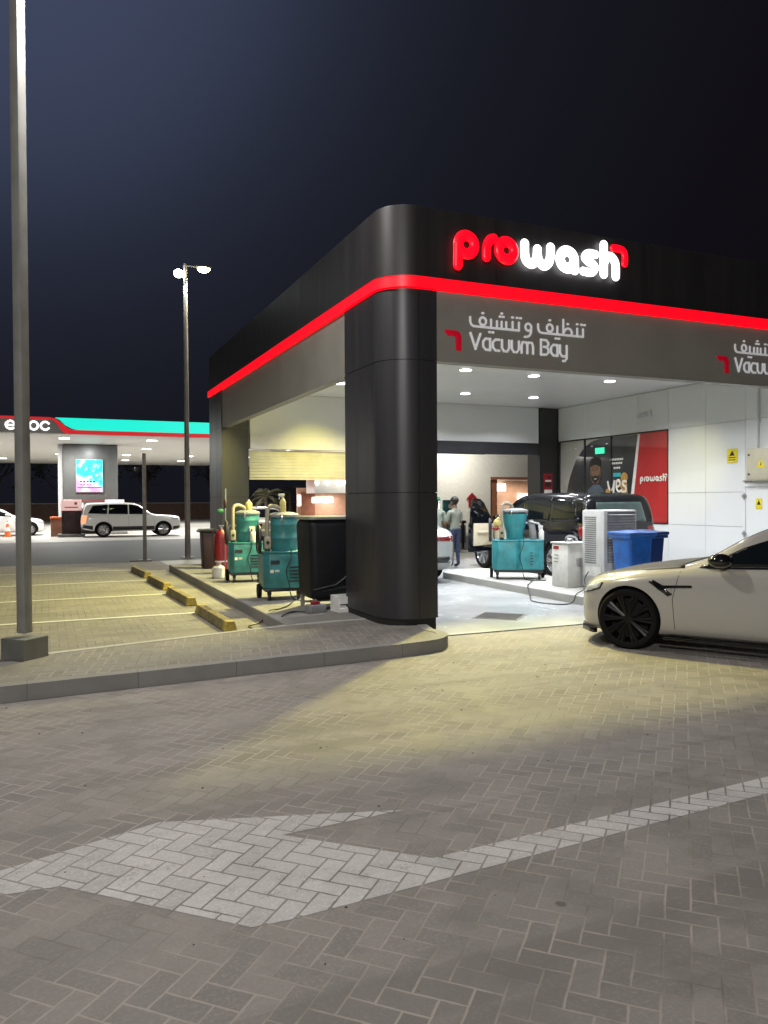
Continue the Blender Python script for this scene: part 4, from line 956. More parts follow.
b = MB(); b.tube(catm([(4.55, 3.55, .16), (4.25, 3.2, .16), (3.97, 2.85, .165), (3.85, 2.6, .03), (3.5, 2.0, .02), (3.62, 1.55, .02), (3.85, 1.45, .04), (3.98, 1.5, .165), (4.3, 1.7, .22), (4.55, 2.0, .35), (4.7, 2.1, .45)], 7), .010, 8)
tag(b.build('power_cable', 'black_plastic'), 'black cable hanging over the island kerb to the white cabinet', 'cable')

wc = thing('water_cabinet', 'low white metal cabinet with red label on the bay island', 'cabinet', (4.72, 2.6, .15))
b = MB(); b.box((0, 0, .38), (.50, .46, .76), bev=.015); b.build('body', 'white_plastic', wc)
b = MB(); b.box((0, 0, .775), (.54, .50, .03), bev=.008); b.build('top', 'grey_light', wc)
b = MB(); b.box((-.253, .10, .69), (.006, .15, .055)); b.build('label', 'red', wc, smooth=0)
b = MB()
for z in (.56, .50, .44): b.box((-.253, .10, z), (.005, .12, .012))
b.build('print', 'grey_dark', wc, smooth=0)
b = MB(); b.box((.02, -.26, .45), (.16, .08, .14), bev=.01); b.tube([(.02, -.27, .40), (.02, -.27, .02)], .022, 8); b.build('tap', 'steel', wc)
b = MB(); b.tube(catm([(-.12, 0, .79), (-.10, 0, .87), (0, .02, .89), (.1, 0, .86), (.14, .02, .79)], 5), .02, 8); b.ball((.05, .1, .82), .05, (1.3, 1, .7)); b.build('fitting', 'chrome', wc)

ac = thing('air_cooler', 'tall pale grey air cooler with grey louvres on the bay island', 'air cooler', (5.08, 2.02, .15))
b = MB(); b.box((0, 0, .66), (.70, .58, 1.32), bev=.025); b.build('cabinet', 'grey_light', ac)
b = MB()
for i in range(17): b.box((.02, -.293, .46+i*.048), (.56, .02, .034), rx=.5)
b.build('louvre', 'louvre', ac, smooth=0)
b = MB(); b.box((.02, -.2905, .86), (.60, .006, .86)); b.build('louvre_backing', 'grey_dark', ac, smooth=0)
b = MB()
for i in range(22): b.box((-.352, .06, .42+i*.037), (.008, .30, .017))
b.build('side_vent', 'grey_dark', ac, smooth=0)
b = MB()
b.box((-.353, .0, .27), (.006, .42, .16)); b.build('water_gauge', 'white_plastic', ac, smooth=0)
for x in (-.28, .28):
    for y in (-.22, .22):
        b = MB(); b.lathe([(.01, -.015), (.04, -.018), (.04, .018), (.01, .015)], 14, 'X', c=(x, y, .0)); b.build('caster', 'black_plastic', ac)
ac.location.z = .19
def wheelie(label, loc, rz, m):
    t = thing('wheelie_bin', label, 'bin', loc, R(rz), 'blue wheelie bins')
    b = MB(); b.box((0, 0, .51), (.42, .50, .90), bev=.04, seg=3, taper=.80); b.build('body', m, t)
    b = MB(); b.box((0, 0, .95), (.48, .57, .05), bev=.015); b.build('rim', m, t)
    b = MB(); b.box((0, .0, 1.0), (.50, .62, .06), bev=.025, seg=3); b.ball((0, 0, 1.015), .21, (1, 1.2, .2), 16); b.cyl((-.18, .32, 1.0), (.18, .32, 1.0), .018, .018, 10); b.build('lid', m, t)
    for s_ in (-1, 1):
        b = MB(); b.lathe([(.02, -.025), (.095, -.028), (.10, 0), (.095, .028), (.02, .025)], 20, 'X', c=(s_*.19, .20, .10)); b.build('wheel', 'rubber', t)
    return t
wheelie('bright blue wheelie bin in front of the air cooler louvres', (4.66, .98, .15), -6, 'blue_bin')
wheelie('darker blue wheelie bin right of the bright blue one', (4.98, 1.06, .15), -3, 'blue_bin_dark')

# ------------------------------------------------------------------ people
def person(label, loc, rz, shirt, cap=None, arm=0):
    t = thing('person', label, 'person', loc, R(rz))
    V, E_, Rr = [], [], []
    def v(p, r, parent=None):
        V.append(p); Rr.append(r if isinstance(r, tuple) else (r, r)); i = len(V)-1
        if parent is not None: E_.append((parent, i))
        return i
    pel = v((0, 0, .95), (.155, .115)); wa = v((0, .01, 1.10), (.145, .10), pel); ch = v((0, .01, 1.30), (.17, .115), wa); ne = v((0, .0, 1.44), (.075, .07), ch)
    nk = v((0, -.005, 1.51), (.055, .055), ne); h1 = v((0, -.02, 1.59), (.082, .092), nk); h2 = v((0, -.015, 1.67), (.082, .095), h1); v((0, -.01, 1.735), (.05, .055), h2)
    ns = v((0, -.10, 1.595), .018, h1); v((0, -.118, 1.588), .012, ns)
    for s in (-1, 1):
        hp = v((s*.095, 0, .88), .092, pel); kn = v((s*.105, -.01, .49), .060, hp); an = v((s*.11, .02, .10), .042, kn); v((s*.125, -.13, .045), .038, an)
        sh = v((s*.19, .01, 1.385), .062, ch); el = v((s*.245, .03 if not arm else -.02, 1.12), .045, sh)
        wr = v((s*(.25 if not arm else .14), -.05 if not arm else -.24, .90 if not arm else 1.10), .030, el)
        pm = v((s*(.25 if not arm else .10), -.08 if not arm else -.31, .83 if not arm else 1.11), .032, wr)
        for k in range(4):
            f1 = v((V[pm][0]+(k-1.5)*.004, V[pm][1]-.012+(k-1.5)*.018*(0 if arm else 1), V[pm][2]-.045+(k-1.5)*.018*(1 if arm else 0)), .009, pm)
            v((V[f1][0], V[f1][1]-.012, V[f1][2]-.038-.006*(1.5-abs(k-1.5))), .0075, f1)
        t1 = v((V[pm][0]-s*.012, V[pm][1]-.035, V[pm][2]-.005), .010, wr); v((V[t1][0]-s*.004, V[t1][1]-.014, V[t1][2]-.03), .008, t1)
    me = bpy.data.meshes.new('body'); me.from_pydata(V, E_, [])
    o = bpy.data.objects.new('tmp', me); COL.objects.link(o)
    sk = o.modifiers.new('k', 'SKIN'); sk.use_smooth_shade = True
    for i, sv in enumerate(me.skin_vertices[0].data): sv.radius = Rr[i]; sv.use_root = (i == 0)
    sb = o.modifiers.new('s', 'SUBSURF'); sb.levels = 2; sb.render_levels = 2
    dg_ = bpy.context.evaluated_depsgraph_get(); nm = bpy.data.meshes.new_from_object(o.evaluated_get(dg_), depsgraph=dg_); bpy.data.objects.remove(o)
    nm.name = 'body'
    nm.materials.clear()
    for k in ('skin', shirt, 'jeans', 'black_plastic', 'hair'): nm.materials.append(M[k])
    for p in nm.polygons:
        c = p.center; p.use_smooth = True; far = abs(c.x) > .19 or (arm and c.y < -.14)
        if c.z < .09: k = 3
        elif c.z < .97 and not (abs(c.x) > .19): k = 2
        elif c.z > 1.475: k = 4 if (c.y > -.035 and c.z > 1.55) or c.z > 1.69 else 0
        elif (c.z < 1.16 and abs(c.x) > .205) or (arm and c.y < -.12): k = 0
        else: k = 1
        p.material_index = k
    b_ = bpy.data.objects.new('body', nm); COL.objects.link(b_); b_.parent = t
    b = MB()
    for s in (-1, 1): b.ball((s*.033, -.108, 1.625), .011, n=8)
    b.build('eye', 'hair', t)
    b = MB(); b.box((0, -.108, 1.555), (.05, .012, .010), bev=.003); b.build('mouth', 'red_dark', t)
    for s in (-1, 1):
        b = MB(); b.ball((s*.088, 0, 1.615), .03, (.35, .8, 1.1), 10); b.build('ear', 'skin', t)
    b = MB()
    if cap:
        b.lathe([(.108, 1.655), (.112, 1.69), (.095, 1.745), (.05, 1.775), (.005, 1.782)], 20, c=(0, -.012, 0)); b.box((0, -.14, 1.662), (.15, .12, .016), bev=.006); b.build('cap', cap, t)
    else:
        b.ball((0, .005, 1.675), .105, (.96, 1.05, .95), 16); b.build('hair', 'hair', t)
    return t
person('person in olive grey shirt and jeans seen from behind at the back of the bays', (5.40, 8.1, .012), 195, 'shirt', arm=1)
person('person in pale uniform and green cap standing behind the silver sedan', (5.10, 8.5, .012), 170, 'uniform', 'green')

# ------------------------------------------------------------------ lamp posts
lp = thing('street_lamp', 'tall square grey lamp post on a square base at the walkway', 'street lamp', (-4.04, -.08, .135), R(45))
b = MB(); b.box((0, 0, .105), (.31, .31, .21), bev=.006); b.build('base', 'pole_base', lp, smooth=0)
b = MB(); b.box((0, 0, 3.9), (.108, .108, 7.3), bev=.012); b.build('pole', 'pole', lp)
b = MB(); b.box((.28, -.28, 7.48), (.78, .05, .05), rz=R(-45)); b.build('arm', 'pole', lp)
b = MB(); b.box((.58, -.58, 7.46), (.55, .26, .09), rz=R(-45), bev=.02); hd = b.build('lamp_head', 'pole', lp)
b = MB(); b.box((.58, -.58, 7.41), (.42, .20, .012), rz=R(-45)); b.build('lens', 'lamp_white', hd, smooth=0)
l2 = thing('street_lamp', 'lit twin headed lamp post beyond the parking bays', 'street lamp', (.03, 14.77, .0))
b = MB(); b.cyl((0, 0, 0), (0, 0, 8.72), .085, .055, 16); b.build('pole', 'pole_dark', l2)
b = MB(); b.cyl((0, 0, 0), (0, 0, .03), .2, .2, 16); b.build('base_plate', 'pole_dark', l2)
b = MB(); b.tube([(0, 0, 8.68), (.42, -.06, 8.68)], .03, 10); b.tube([(0, 0, 8.50), (-.12, -.02, 8.46)], .03, 10); b.build('arm', 'pole_dark', l2)
b = MB(); b.box((.52, -.08, 8.66), (.42, .26, .07), bev=.02); h_ = b.build('lamp_head', 'pole_dark', l2)
b = MB(); b.box((.52, -.10, 8.615), (.34, .22, .03), rx=.35); b.ball((.52, -.10, 8.60), .17, (1, .8, .55), 16); b.build('lens', 'lamp_yellow', h_)  # glowing ball added to swell the lens like bloom
b = MB(); b.box((-.20, -.04, 8.46), (.2, .24, .07), bev=.02); h_ = b.build('lamp_head', 'pole_dark', l2)
b = MB(); b.box((-.20, -.07, 8.415), (.15, .20, .03), rx=.35); b.ball((-.20, -.07, 8.41), .16, (.9, .8, .75), 16); b.build('lens', 'lamp_white', h_)  # ball imitates the bloom around the white lamp
cpst = thing('camera_post', 'slim dark post with a small camera between parking and road', 'camera post', (-1.27, 14.15, 0))
b = MB(); b.box((0, 0, 1.53), (.10, .10, 3.05), bev=.01); b.build('pole', 'pole_dark', cpst)
b = MB(); b.box((0, 0, .02), (.34, .34, .04)); b.box((-.3, 0, .02), (.2, .12, .03)); b.build('base_plate', 'pole_dark', cpst, smooth=0)
b = MB(); b.cyl((-.05, 0, 2.62), (-.14, 0, 2.62), .02, .02, 8); b.box((-.2, -.04, 2.60), (.13, .18, .10), bev=.02); b.build('camera', 'black_plastic', cpst)

# ------------------------------------------------------------------ fuel station
st = thing('station_canopy', 'lit fuel station canopy with teal and red fascia across the road', 'canopy', (0, 28.5, 0))
b = MB(); b.box((-9, 14.8, 4.83), (46, 29.2, .22)); b.build('soffit', 'canopy_white', st, smooth=0)
b = MB(); b.box((-9, 15, 5.28), (45.4, 28.6, .20)); b.build('roof', 'grey_dark', st, smooth=0)
zt, zb = 5.43, 4.72
b = MB(); b.prism([(-32, zb+.02), (-2.95, zb+.02), (-3.55, zt-.14), (-3.75, zt-.1), (-32, zt-.1)], .0, .12, 'XZ'); b.build('fascia_panel', 'fascia_grey', st, smooth=0)
b = MB(); b.prism([(-3.42, zt), (14, zt), (14, zb+.20), (-2.45, zb+.20), (-2.75, zb+.25), (-3.0, zt-.32), (-3.22, zt-.1)], -.012, .12, 'XZ'); b.build('teal_panel', 'teal_lit', st, smooth=0)
b = MB(); b.prism([(-32, zt), (-3.62, zt), (-3.38, zt-.06), (-3.2, zt-.2), (-2.86, zb+.24), (-2.60, zb+.17), (14, zb+.17), (14, zb), (-2.85, zb), (-3.08, zb+.06), (-3.36, zt-.28), (-3.55, zt-.11), (-32, zt-.10)], -.02, -.002, 'XZ'); b.build('red_stripe', 'red_stripe', st, smooth=0)
b = MB(); fl = ((0, -1, 0), .5); pe = lambda p: Vector((p[0], -.02, p[1])); rr = .038
stroke(b, [(-5.35, 5.04), (-5.05, 5.04), (-5.06, 5.14), (-5.2, 5.22), (-5.35, 5.14), (-5.38, 5.04), (-5.33, 4.93), (-5.2, 4.87), (-5.07, 4.91)], rr, pe, flat=fl)
stroke(b, [(-4.90, 4.87), (-4.90, 5.21)], rr, pe, flat=fl); stroke(b, [(-4.90, 5.08), (-4.80, 5.2), (-4.68, 5.2), (-4.60, 5.10), (-4.60, 4.87)], rr, pe, flat=fl)
stroke(b, [(-4.28+.165*math.cos(2*PI*i/14), 5.045+.175*math.sin(2*PI*i/14)) for i in range(14)], rr, pe, flat=fl, closed=True)
stroke(b, [(-3.68, 5.15), (-3.80, 5.22), (-3.94, 5.17), (-4.0, 5.04), (-3.94, 4.92), (-3.80, 4.87), (-3.68, 4.94)], rr, pe, flat=fl); b.build('lettering', 'lit_sign', st)
for u in (-1.65, -18.):
    b = MB(); b.box((u, 6.9, 2.36), (2.70, 1.3, 4.70), bev=.02); b.build('column', 'col_grey', st)
b = MB(); b.box((-3.12, 7.1, 2.36), (.22, .6, 4.70)); b.build('downpipe', 'grey_light', st, smooth=0)
SL = []
for u in (-11, -7, -3, 1, 5, 9):
    for v in (2.5, 9, 15.5, 22):
        if u < -9 and v > 10: continue
        b = MB(); b.box((u+(.5 if v in (9, 22) else 0), v, 4.715), (.55, .55, .02)); f = b.build('ceiling_light', 'steel', st, smooth=0)
        b = MB(); b.box((u+(.5 if v in (9, 22) else 0), v, 4.700), (.46, .46, .014)); b.build('diffuser', 'downlight', f, smooth=0)
ds = thing('display_screen', 'bright teal and pink advertising screen on the grey canopy column', 'screen', (-1.72, 34.68, 3.05))
b = MB(); b.box((0, 0, 0), (1.35, .08, 1.75), bev=.01); b.build('housing', 'grey_dark', ds)
M['scr'] = bpy.data.materials.new('screen picture'); M['scr'].use_nodes = True
k = NT(M['scr']); p = k.n['Principled BSDF']; sx = k.node('ShaderNodeSeparateXYZ'); k.l.new(k.obj(), sx.inputs[0])
cc = k.mix(k.ramp(k.m('ADD', sx.outputs[2], k.m('MULTIPLY', sx.outputs[0], .5)), -.6, -.1), c4((.62, .18, .45)), c4((.0, .58, .60)))
cc = k.mix(k.ramp(k.noise(2.2, 3, .6, k.obj()), .5, .62, 0, .55), cc, c4((.5, .85, .85)))
k.l.new(cc, p.inputs['Emission Color']); p.inputs['Emission Strength'].default_value = 1.; k.l.new(cc, p.inputs['Base Color'])
b = MB(); b.box((0, -.045, .0), (1.27, .012, 1.67)); b.build('picture', 'scr', ds, smooth=0)
b = MB()
for i in range(9): b.ball((.22+.28*math.cos(i*.8)*(.6+.4*(i % 2)), -.052, .40+.30*math.sin(i*.8)), .045, (1, .1, .7), 8)
b.build('dark_print', 'poster_blue', ds)
b = MB()
for i in range(5): b.box((-.42+i*.16, -.052, -.30), (.11, .006, .09))
for i in range(4): b.box((-.40+i*.15, -.052, -.44), (.10, .006, .05))
b.box((0, -.052, -.62), (1.2, .006, .05)); b.build('print', 'beam_dark', ds, smooth=0)
def pump(label, loc, head):
    t = thing('fuel_pump', label, 'fuel pump', loc, 0, 'fuel pumps under the canopy')
    b = MB(); b.box((0, 0, .07), (1.2, 1.0, .14), bev=.02); b.build('plinth', 'kerb', t)
    b = MB(); b.box((0, 0, .70), (.86, .55, 1.12), bev=.03); b.build('body', 'red_dark' if head == 'dark' else 'red', t)
    b = MB(); b.box((0, 0, 1.52), (.92, .50, .52), bev=.02); b.build('header', 'pink_panel', t)
    b = MB(); b.box((0, -.256, 1.42), (.6, .01, .05)); b.box((.2, -.256, 1.60), (.12, .01, .12)); b.build('print', 'red', t, smooth=0)
    for s_ in (-1, 1):
        b = MB(); b.box((s_*.30, -.30, .95), (.10, .08, .26), bev=.015); b.tube(catm([(s_*.30, -.31, .85), (s_*.38, -.40, .5), (s_*.42, -.34, .9), (s_*.40, -.2, 1.3)], 6), .02, 8); b.build('nozzle', 'black_plastic', t)
    return t
pump('red fuel pump with pale header between the white sedan and SUV', (-2.72, 31.4, .01), 'dark')
pump('fuel pump mostly hidden by the white SUV roof, right below the screen', (-.55, 33.9, .01), 'red')
gr = thing('goods_rack', 'small rack of bottles and goods under the bright screen', 'rack', (-1.75, 34.3, .01))
b = MB()
for z in (.3, .8, 1.3, 1.75): b.box((0, 0, z), (1.5, .4, .03))
for x in (-.75, .75): b.box((x, 0, .9), (.04, .42, 1.8))
b.build('frame', 'red', gr, smooth=0)
for i in range(22):
    z = (.315, .815, 1.315)[i % 3]; b = MB(); b.cyl((-.62+.057*i, -.08, z), (-.62+.057*i, -.08, z+.26+.08*random.random()), .05, .045, 8); b.build('bottle', random.choice(['white_plastic', 'teal_body', 'yellow', 'red', 'black_plastic', 'milky']), gr)
cn = thing('traffic_cone', 'small orange and white traffic cone beside the white sedan', 'traffic cone', (-5.55, 33.0, .010))
b = MB(); b.box((0, 0, .02), (.40, .40, .04), bev=.01); b.lathe([(.15, .03), (.11, .28), (.065, .55), (.03, .78), (.001, .79)], 20); b.build('body', 'orange', cn)
b = MB(); b.lathe([(.119, .27), (.083, .47), (.080, .47), (.116, .27)], 20); b.lathe([(.056, .63), (.042, .73), (.04, .73), (.054, .63)], 20); b.build('band', 'white_plastic', cn)
tr = thing('waste_bin', 'brown forecourt bin between white sedan and red fuel pump', 'bin', (-3.38, 32.2, .010))
b = MB(); b.box((0, 0, .42), (.5, .45, .84), bev=.03); b.build('body', 'brown_clad', tr)
b = MB(); b.box((0, 0, .90), (.56, .5, .12), bev=.03); b.box((0, -.25, .90), (.3, .02, .06)); b.build('lid', 'orange', tr)

# ------------------------------------------------------------------ shop building behind the wash
sh = thing('shop_building', 'pale shop building with brown entrance seen through the open bays', 'building', (0, 30, 0))
b = MB(); b.box((16.4, 2.5, 2.6), (7.0, 5, 5.2)); b.build('wall', 'white_wall', sh, smooth=0)
b = MB(); b.box((27.0, 3.9, 2.6), (14.2, 2.2, 5.2)); b.box((27.0, 1.4, 4.05), (14.2, 2.8, 2.3)); b.build('wall', 'white_wall', sh, smooth=0)
b = MB(); b.box((27.0, 2.79, 1.45), (13.9, .03, 2.86)); b.build('entrance_wall', 'brown_lit', sh, smooth=0)
for u in (20.1, 23.6, 24.6, 25.5, 28):
    b = MB(); b.box((u, .3, 1.45), (.28 if u > 21 else .7, .28, 2.88)); b.build('post', 'brown_clad', sh, smooth=0)
b = MB(); b.box((27.0, -.02, 2.93), (14.2, .06, .16)); b.build('trim', 'brown_clad', sh, smooth=0)
b = MB(); b.box((21.9, 2.6, 2.45), (1.3, .2, .45)); b.box((24.9, 2.7, 1.2), (2.6, .1, 1.7)); b.build('lit_panel', 'lit_sign', sh, smooth=0)
b = MB(); b.box((15.0, -.08, 3.42), (1.9, .12, .14)); b.build('red_strip', 'red_stripe', sh, smooth=0)
b = MB(); b.box((14.6, -.05, 2.62), (1.4, .06, .10)); b.box((14.6, -.05, 2.30), (1.4, .06, .10)); b.build('sign_bar', 'beam_dark', sh, smooth=0)
b = MB(); b.box((14.5, -.06, 2.30), (.7, .03, .06)); b.build('sign_light', 'lit_sign', sh, smooth=0)
b = MB(); b.box((16.0, -.03, 1.2), (1.0, .04, 1.3)); b.build('notice_panel', 'lit_sign', sh, smooth=0)
b = MB(); b.box((10.6, 3, 4.2), (4.6, 5.4, 2.0)); b.build('wall', 'white_wall', sh, smooth=0)
b = MB(); b.box((10.9, .0, 2.45), (4.0, 1.4, .75)); b.build('entrance_fascia', 'white_wall', sh, smooth=0)
b = MB(); b.box((10.3, -.02, 2.9), (5.2, 1.5, .10)); b.build('red_strip', 'red_stripe', sh, smooth=0)
b = MB(); b.box((10.9, 2.4, 1.2), (4.0, .1, 2.4)); b.build('entrance_wall', 'brown_lit', sh, smooth=0)
b = MB(); b.box((9.5, 2.30, 1.1), (.8, .1, 2.1)); b.build('door', 'brown_clad', sh, smooth=0)
b = MB(); b.box((10.35, 2.28, 1.72), (1.25, .08, .32)); b.box((9.0, 2.3, 1.7), (.2, .06, .6)); b.build('lit_panel', 'lit_sign', sh, smooth=0)
b = MB(); b.box((11.9, .2, 1.2), (1.3, 1.2, 2.4)); b.build('pillar', 'white_wall', sh, smooth=0)
for i in range(5):
    b = MB(); b.cyl((9.0+i*.55, -.72, 2.62), (9.0+i*.55, -.80, 2.60), .07, .07, 12); b.build('downlight', 'downlight', sh)
hy = thing('hydrant_sign', 'red house shaped fire point sign on the pale shop wall', 'sign', (18.62, 29.93, 1.62))
b = MB(); b.prism([(-.22, -.35), (.22, -.35), (.22, .12), (.36, .12), (0, .48), (-.36, .12), (-.22, .12)], -.03, .03, 'XZ'); b.build('plate', 'red', hy, smooth=0)
b = MB(); b.box((0, -.034, -.52), (.4, .02, .2)); b.build('white_print', 'white_plastic', hy, smooth=0)
py = thing('direction_sign', 'teal upright sign with white marks behind the open SUV door', 'sign', (8.15, 13.4, .0))
b = MB(); b.box((0, 0, .88), (.50, .10, 1.62), bev=.02); b.build('panel', 'teal_body', py)
b = MB(); b.ball((0, -.055, 1.5), .085, (1, .1, 1), 14); b.box((0, -.054, 1.28), (.30, .006, .06)); b.box((0, -.054, 1.17), (.34, .006, .04)); b.box((0, -.054, 1.08), (.30, .006, .04)); b.build('print', 'white_plastic', py)
b = MB(); b.box((0, 0, .03), (.6, .4, .06)); b.build('base', 'grey_dark', py, smooth=0)
gb = thing('guard_rail', 'low dark guard rail across the yard behind the person', 'guard rail', (6.8, 14.9, 0))
b = MB(); b.box((0, 0, .92), (5.6, .08, .10)); b.build('top_rail', 'beam_dark', gb, smooth=0)
b = MB(); b.box((0, .02, .50), (5.6, .05, .62)); b.build('panel', 'grey_dark', gb, smooth=0)
for i in range(5):
    b = MB(); b.box((-2.7+i*1.35, .03, .45), (.08, .08, .9)); b.build('post', 'beam_dark', gb, smooth=0)

# ------------------------------------------------------------------ boundary wall and trees in the dark
bw_ = thing('boundary_wall', 'long low brown boundary wall in the dark beyond the station', 'wall', (-10, 66, 0))
b = MB(); b.box((0, 0, .75), (120, .25, 1.5)); b.build('wall', 'brown_wall', bw_, smooth=0)
b = MB(); b.box((0, -.02, 1.53), (120, .34, .07)); b.build('coping', 'kerb', bw_, smooth=0)
def tree(label, loc, h, r, seed):
    rg = random.Random(seed)
    t = thing('tree', label, 'tree', loc, 0, 'trees beyond the station')
    b = MB(); b.tube(catm([(0, 0, 0), (rg.uniform(-.1, .1), 0, h*.25), (rg.uniform(-.2, .2), .1, h*.5), (rg.uniform(-.3, .3), .1, h*.8)], 5), [.20-.0095*i for i in range(16)], 8)
    tips = []
    for i in range(7):
        a = rg.uniform(0, 6.28); z0 = h*rg.uniform(.3, .55); e = Vector((math.cos(a)*r*.75, math.sin(a)*r*.75, h*rg.uniform(.55, .92)))
        b.tube(catm([(0, 0, z0), e*.5+Vector((0, 0, z0*.4)), e], 5), [.08-.006*j for j in range(11)], 6); tips.append(e)
    b.build('trunk', 'bark', t)
    q = bmesh.new(); tips.append(Vector((0, 0, h*.92)))
    for e in tips:
        for c in range(9):
            cc_ = e+Vector((rg.gauss(0, r*.28), rg.gauss(0, r*.28), rg.gauss(0, h*.09)))
            for l in range(20):
                p = cc_+Vector((rg.gauss(0, .28), rg.gauss(0, .28), rg.gauss(0, .22))); s = rg.uniform(.08, .19)
                u_ = Vector((rg.gauss(0, 1), rg.gauss(0, 1), rg.gauss(0, .6))).normalized(); w_ = u_.orthogonal().normalized()
                q.faces.new([q.verts.new(p+u_*s), q.verts.new(p+w_*s*.45), q.verts.new(p-u_*s), q.verts.new(p-w_*s*.45)])
    me = bpy.data.meshes.new('crown'); q.to_mesh(me); q.free(); me.materials.append(M['leaf'])
    o = bpy.data.objects.new('crown', me); COL.objects.link(o); o.parent = t
    return t
def palm(label, loc, h, seed, sc=1.):
    rg = random.Random(seed); t = thing('palm_tree', label, 'palm tree', loc, 0, 'palms beyond the yard')
    b = MB(); b.tube(catm([(0, 0, 0), (.1, 0, h*.4), (.06, 0, h)], 6), [.20-.006*i for i in range(13)], 10); b.build('trunk', 'bark', t)
    q = bmesh.new()
    for i in range(26):
        a = rg.uniform(0, 6.28); el = rg.uniform(-.3, 1.25); L = rg.uniform(1.5, 2.1)*sc
        pts = []
        for k in range(9):
            s = k/8; pts.append(Vector((.06, 0, h))+Vector((math.cos(a), math.sin(a), 0))*L*s*math.cos(el*.6)+Vector((0, 0, L*(s*math.sin(el)-.75*s*s))))
        side = Vector((-math.sin(a), math.cos(a), 0))
        for k in range(1, 9):
            for s_ in (-1, 1):
                for j in range(2):
                    p = pts[k-1].lerp(pts[k], j*.5+.2); d = (pts[k]-pts[k-1]).normalized(); ln = .42*sc*math.sin(PI*min(.95, (k+j*.5)/9+.1))
                    tip = p+side*s_*ln*.8+d*ln*.5-Vector((0, 0, ln*.35)); wv = d*.03
                    q.faces.new([q.verts.new(p-wv), q.verts.new(p+wv), q.verts.new(tip)])
    me = bpy.data.meshes.new('crown'); q.to_mesh(me); q.free(); me.materials.append(M['palm_leaf'])
    o = bpy.data.objects.new('crown', me); COL.objects.link(o); o.parent = t
    return t
TL = [('bare limbed dark tree behind the slim camera post', (-2.8, 68.5, 0), 7.5, 2.6), ('dark tree beyond the canopy right of the white SUV', (5.2, 69, 0), 8., 2.8), ('dark tree farthest to the right beyond the canopy', (11.5, 70, 0), 7., 2.6),
      ('dark tree far beyond, left of the big lamp post', (-13., 69, 0), 7.6, 2.7), ('dark tree just right of the big lamp post, beyond the station', (-8.2, 70, 0), 8.2, 2.9)]
for i, (l, p, h, r) in enumerate(TL): tree(l, p, h, r, 20+i)
palm('short palm in the dark seen between the two teal vacuum machines', (11.8, 50, 0), 2.1, 5, 1.1)
palm('taller palm in the dark just right of the short palm', (16.3, 58.5, 0), 2.6, 8, 1.0)

# ------------------------------------------------------------------ light
def lamp(name, typ, loc, power, col, size=.2, target=None, spot=None, blend=.3, sy=None):
    l = bpy.data.lights.new(name, typ); l.energy = power; l.color = col
    if typ == 'AREA':
        l.shape = 'RECTANGLE' if sy else 'DISK'; l.size = size
        if sy: l.size_y = sy
    elif typ == 'SPOT': l.shadow_soft_size = size; l.spot_size = R(spot); l.spot_blend = blend
    else: l.shadow_soft_size = size
    o = bpy.data.objects.new(name, l); COL.objects.link(o); o.location = loc
    d = (Vector(target)-Vector(loc)) if target else Vector((0, 0, -1))
    o.rotation_euler = d.to_track_quat('-Z', 'Y').to_euler(); return o
lamp('street_lamp_light', 'AREA', (-3.30, .06, 7.50), 480, (1., .957, .915), .45, (-2.6, -2.5, 0))
lamp('lamp_post_yellow', 'SPOT', (.58, 14.62, 8.52), 1500, (1., .88, .52), .15, (0, 8.5, 0), 150)
lamp('lamp_post_white', 'SPOT', (-.18, 14.65, 8.34), 500, (.92, 1., .95), .12, (-2, 10, 0), 150)
for u, v in DL: lamp('downlight_lamp', 'AREA', (u, v, 4.26), 63 if v < 8 else 48, (.95, .98, 1.), .24).data.spread = R(140)
YL = (1., .90, .27)
for p, q, pw, sp_, bl in (((1.80, 1.10, 4.2), (1.9, -4.4, 0), 1450, 104, .6), ((1.5, 4.4, 4.2), (-3.6, 4.2, 0), 2400, 92, .5), ((1.5, 8.2, 4.2), (-3.6, 8.2, 0), 1500, 92, .5), ((6.6, 2.6, 3.9), (9.7, 4.7, 2.35), 170, 34, 1.), ((2.6, 7.4, 4.2), (2.2, 9.8, 1.9), 330, 64, 1.)):
    lamp('flood_lamp', 'SPOT', p, pw, YL if q[1] < 9 else (1., .86, .14), .05, q, sp_, bl)
# unseen fill lamp added behind the camera, built as a copy of the post
l3 = copy_tree(lp); l3.location = (-9.5, -16.5, 0); l3.rotation_euler = (0, 0, R(120)); l3['label'] = 'added square grey lamp post behind the viewer, unseen, for fill light'
lamp('street_lamp_light', 'AREA', (-8.7, -15.9, 7.4), 1350, (1., .957, .915), .5, (-1, -2, 1.5))  # unseen fill light added to brighten fascia, column and pole
for u in (-9, -3, 3, 9):
    for v in (32, 39, 48): lamp('canopy_lamp', 'AREA', (u, v, 4.64), 500, (1., .97, .92), 1.6)
lamp('screen_lamp', 'AREA', (-1.7, 34.0, 4.5), 25, (1, 1, 1), .3, (-1.7, 34.9, 2))
lamp('shop_lamp', 'AREA', (17, 27.5, 4.9), 200, (1., .95, .85), 1., (18, 30, 1.5))
lamp('shop_lamp', 'AREA', (23, 31.0, 2.75), 120, (1., .85, .68), .8)
lamp('shop_lamp', 'AREA', (10.6, 31.4, 2.05), 60, (1., .85, .72), .6)
lamp('shop_lamp', 'AREA', (11, 27.6, 4.4), 120, (1., .95, .88), .6, (10.8, 30, 1.5))
lamp('yard_lamp', 'AREA', (5, 17.5, 8), 700, (1., .96, .88), .8)
sun = bpy.data.lights.new('moon', 'SUN'); sun.energy = .012; sun.angle = R(8); sun.color = (.75, .85, 1.)
so = bpy.data.objects.new('moon', sun); COL.objects.link(so); so.rotation_euler = (R(38), 0, R(-60))

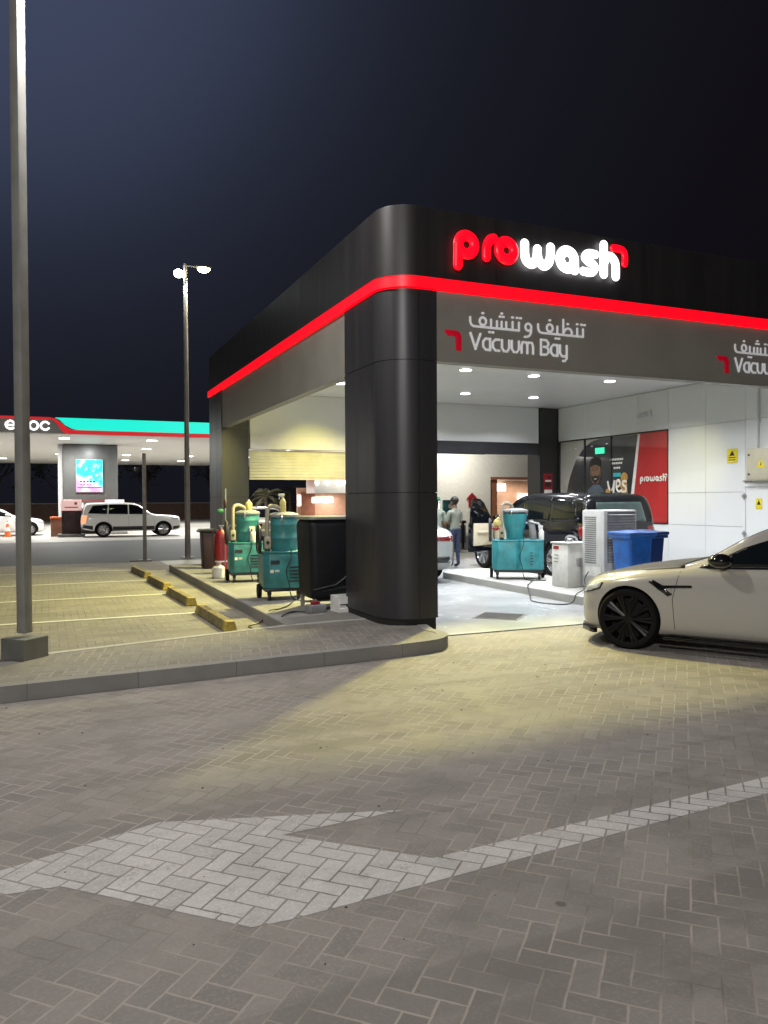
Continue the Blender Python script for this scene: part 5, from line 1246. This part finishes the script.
w = bpy.data.worlds.new('World'); SC.world = w; w.use_nodes = True
nt = w.node_tree; n = nt.nodes; L = nt.links; bg = n['Background']
tc = n.new('ShaderNodeTexCoord'); sp = n.new('ShaderNodeSeparateXYZ'); L.new(tc.outputs['Generated'], sp.inputs[0])
dt = n.new('ShaderNodeVectorMath'); dt.operation = 'DOT_PRODUCT'; L.new(tc.outputs['Generated'], dt.inputs[0]); dt.inputs[1].default_value = Vector((-.06, .80, .60)).normalized()
mr = n.new('ShaderNodeMapRange'); mr.interpolation_type = 'SMOOTHERSTEP'; L.new(dt.outputs['Value'], mr.inputs[0]); mr.interpolation_type = 'LINEAR'; mr.inputs[1].default_value = .35; mr.inputs[2].default_value = 1.0
cr_ = n.new('ShaderNodeValToRGB'); L.new(mr.outputs[0], cr_.inputs[0]); cr_.color_ramp.interpolation = 'B_SPLINE'
el = cr_.color_ramp.elements
el[0].position = 0.; el[0].color = (.0046, .0034, .0052, 1); el[1].position = 1.; el[1].color = (.058, .074, .135, 1)
for ps_, c_ in ((.5, (.0050, .0040, .0062, 1)), (.76, (.0085, .0094, .0142, 1)), (.90, (.0145, .0168, .0275, 1))):
    e = el.new(ps_); e.color = c_
L.new(cr_.outputs[0], bg.inputs[0]); bg.inputs[1].default_value = 1.

# ------------------------------------------------------------------ camera
cd = bpy.data.cameras.new('Camera'); cd.sensor_fit = 'VERTICAL'; cd.sensor_height = 36.; cd.lens = 770/1024*36; cd.clip_start = .05; cd.clip_end = 1500
co = bpy.data.objects.new('Camera', cd); COL.objects.link(co); SC.camera = co
yaw = R(-23.7); pit = math.atan(12/770); rol = R(.3)
fw = Vector((-math.sin(yaw)*math.cos(pit), math.cos(yaw)*math.cos(pit), -math.sin(pit))); rt = Vector((math.cos(yaw), math.sin(yaw), 0)); up = rt.cross(fw)
r2 = rt*math.cos(rol)-up*math.sin(rol); u2 = rt*math.sin(rol)+up*math.cos(rol)
co.matrix_world = Matrix(((r2.x, u2.x, -fw.x, -3.83), (r2.y, u2.y, -fw.y, -8.60), (r2.z, u2.z, -fw.z, 1.70), (0, 0, 0, 1)))
SC.view_settings.view_transform = 'Standard'; SC.view_settings.look = 'None'; SC.view_settings.exposure = 0.; SC.view_settings.gamma = 1.
SC.render.resolution_x = 768; SC.render.resolution_y = 1024
cy = SC.cycles; cy.use_denoising = True; cy.max_bounces = 7; cy.diffuse_bounces = 4; cy.glossy_bounces = 4; cy.transmission_bounces = 4; cy.sample_clamp_indirect = 4.
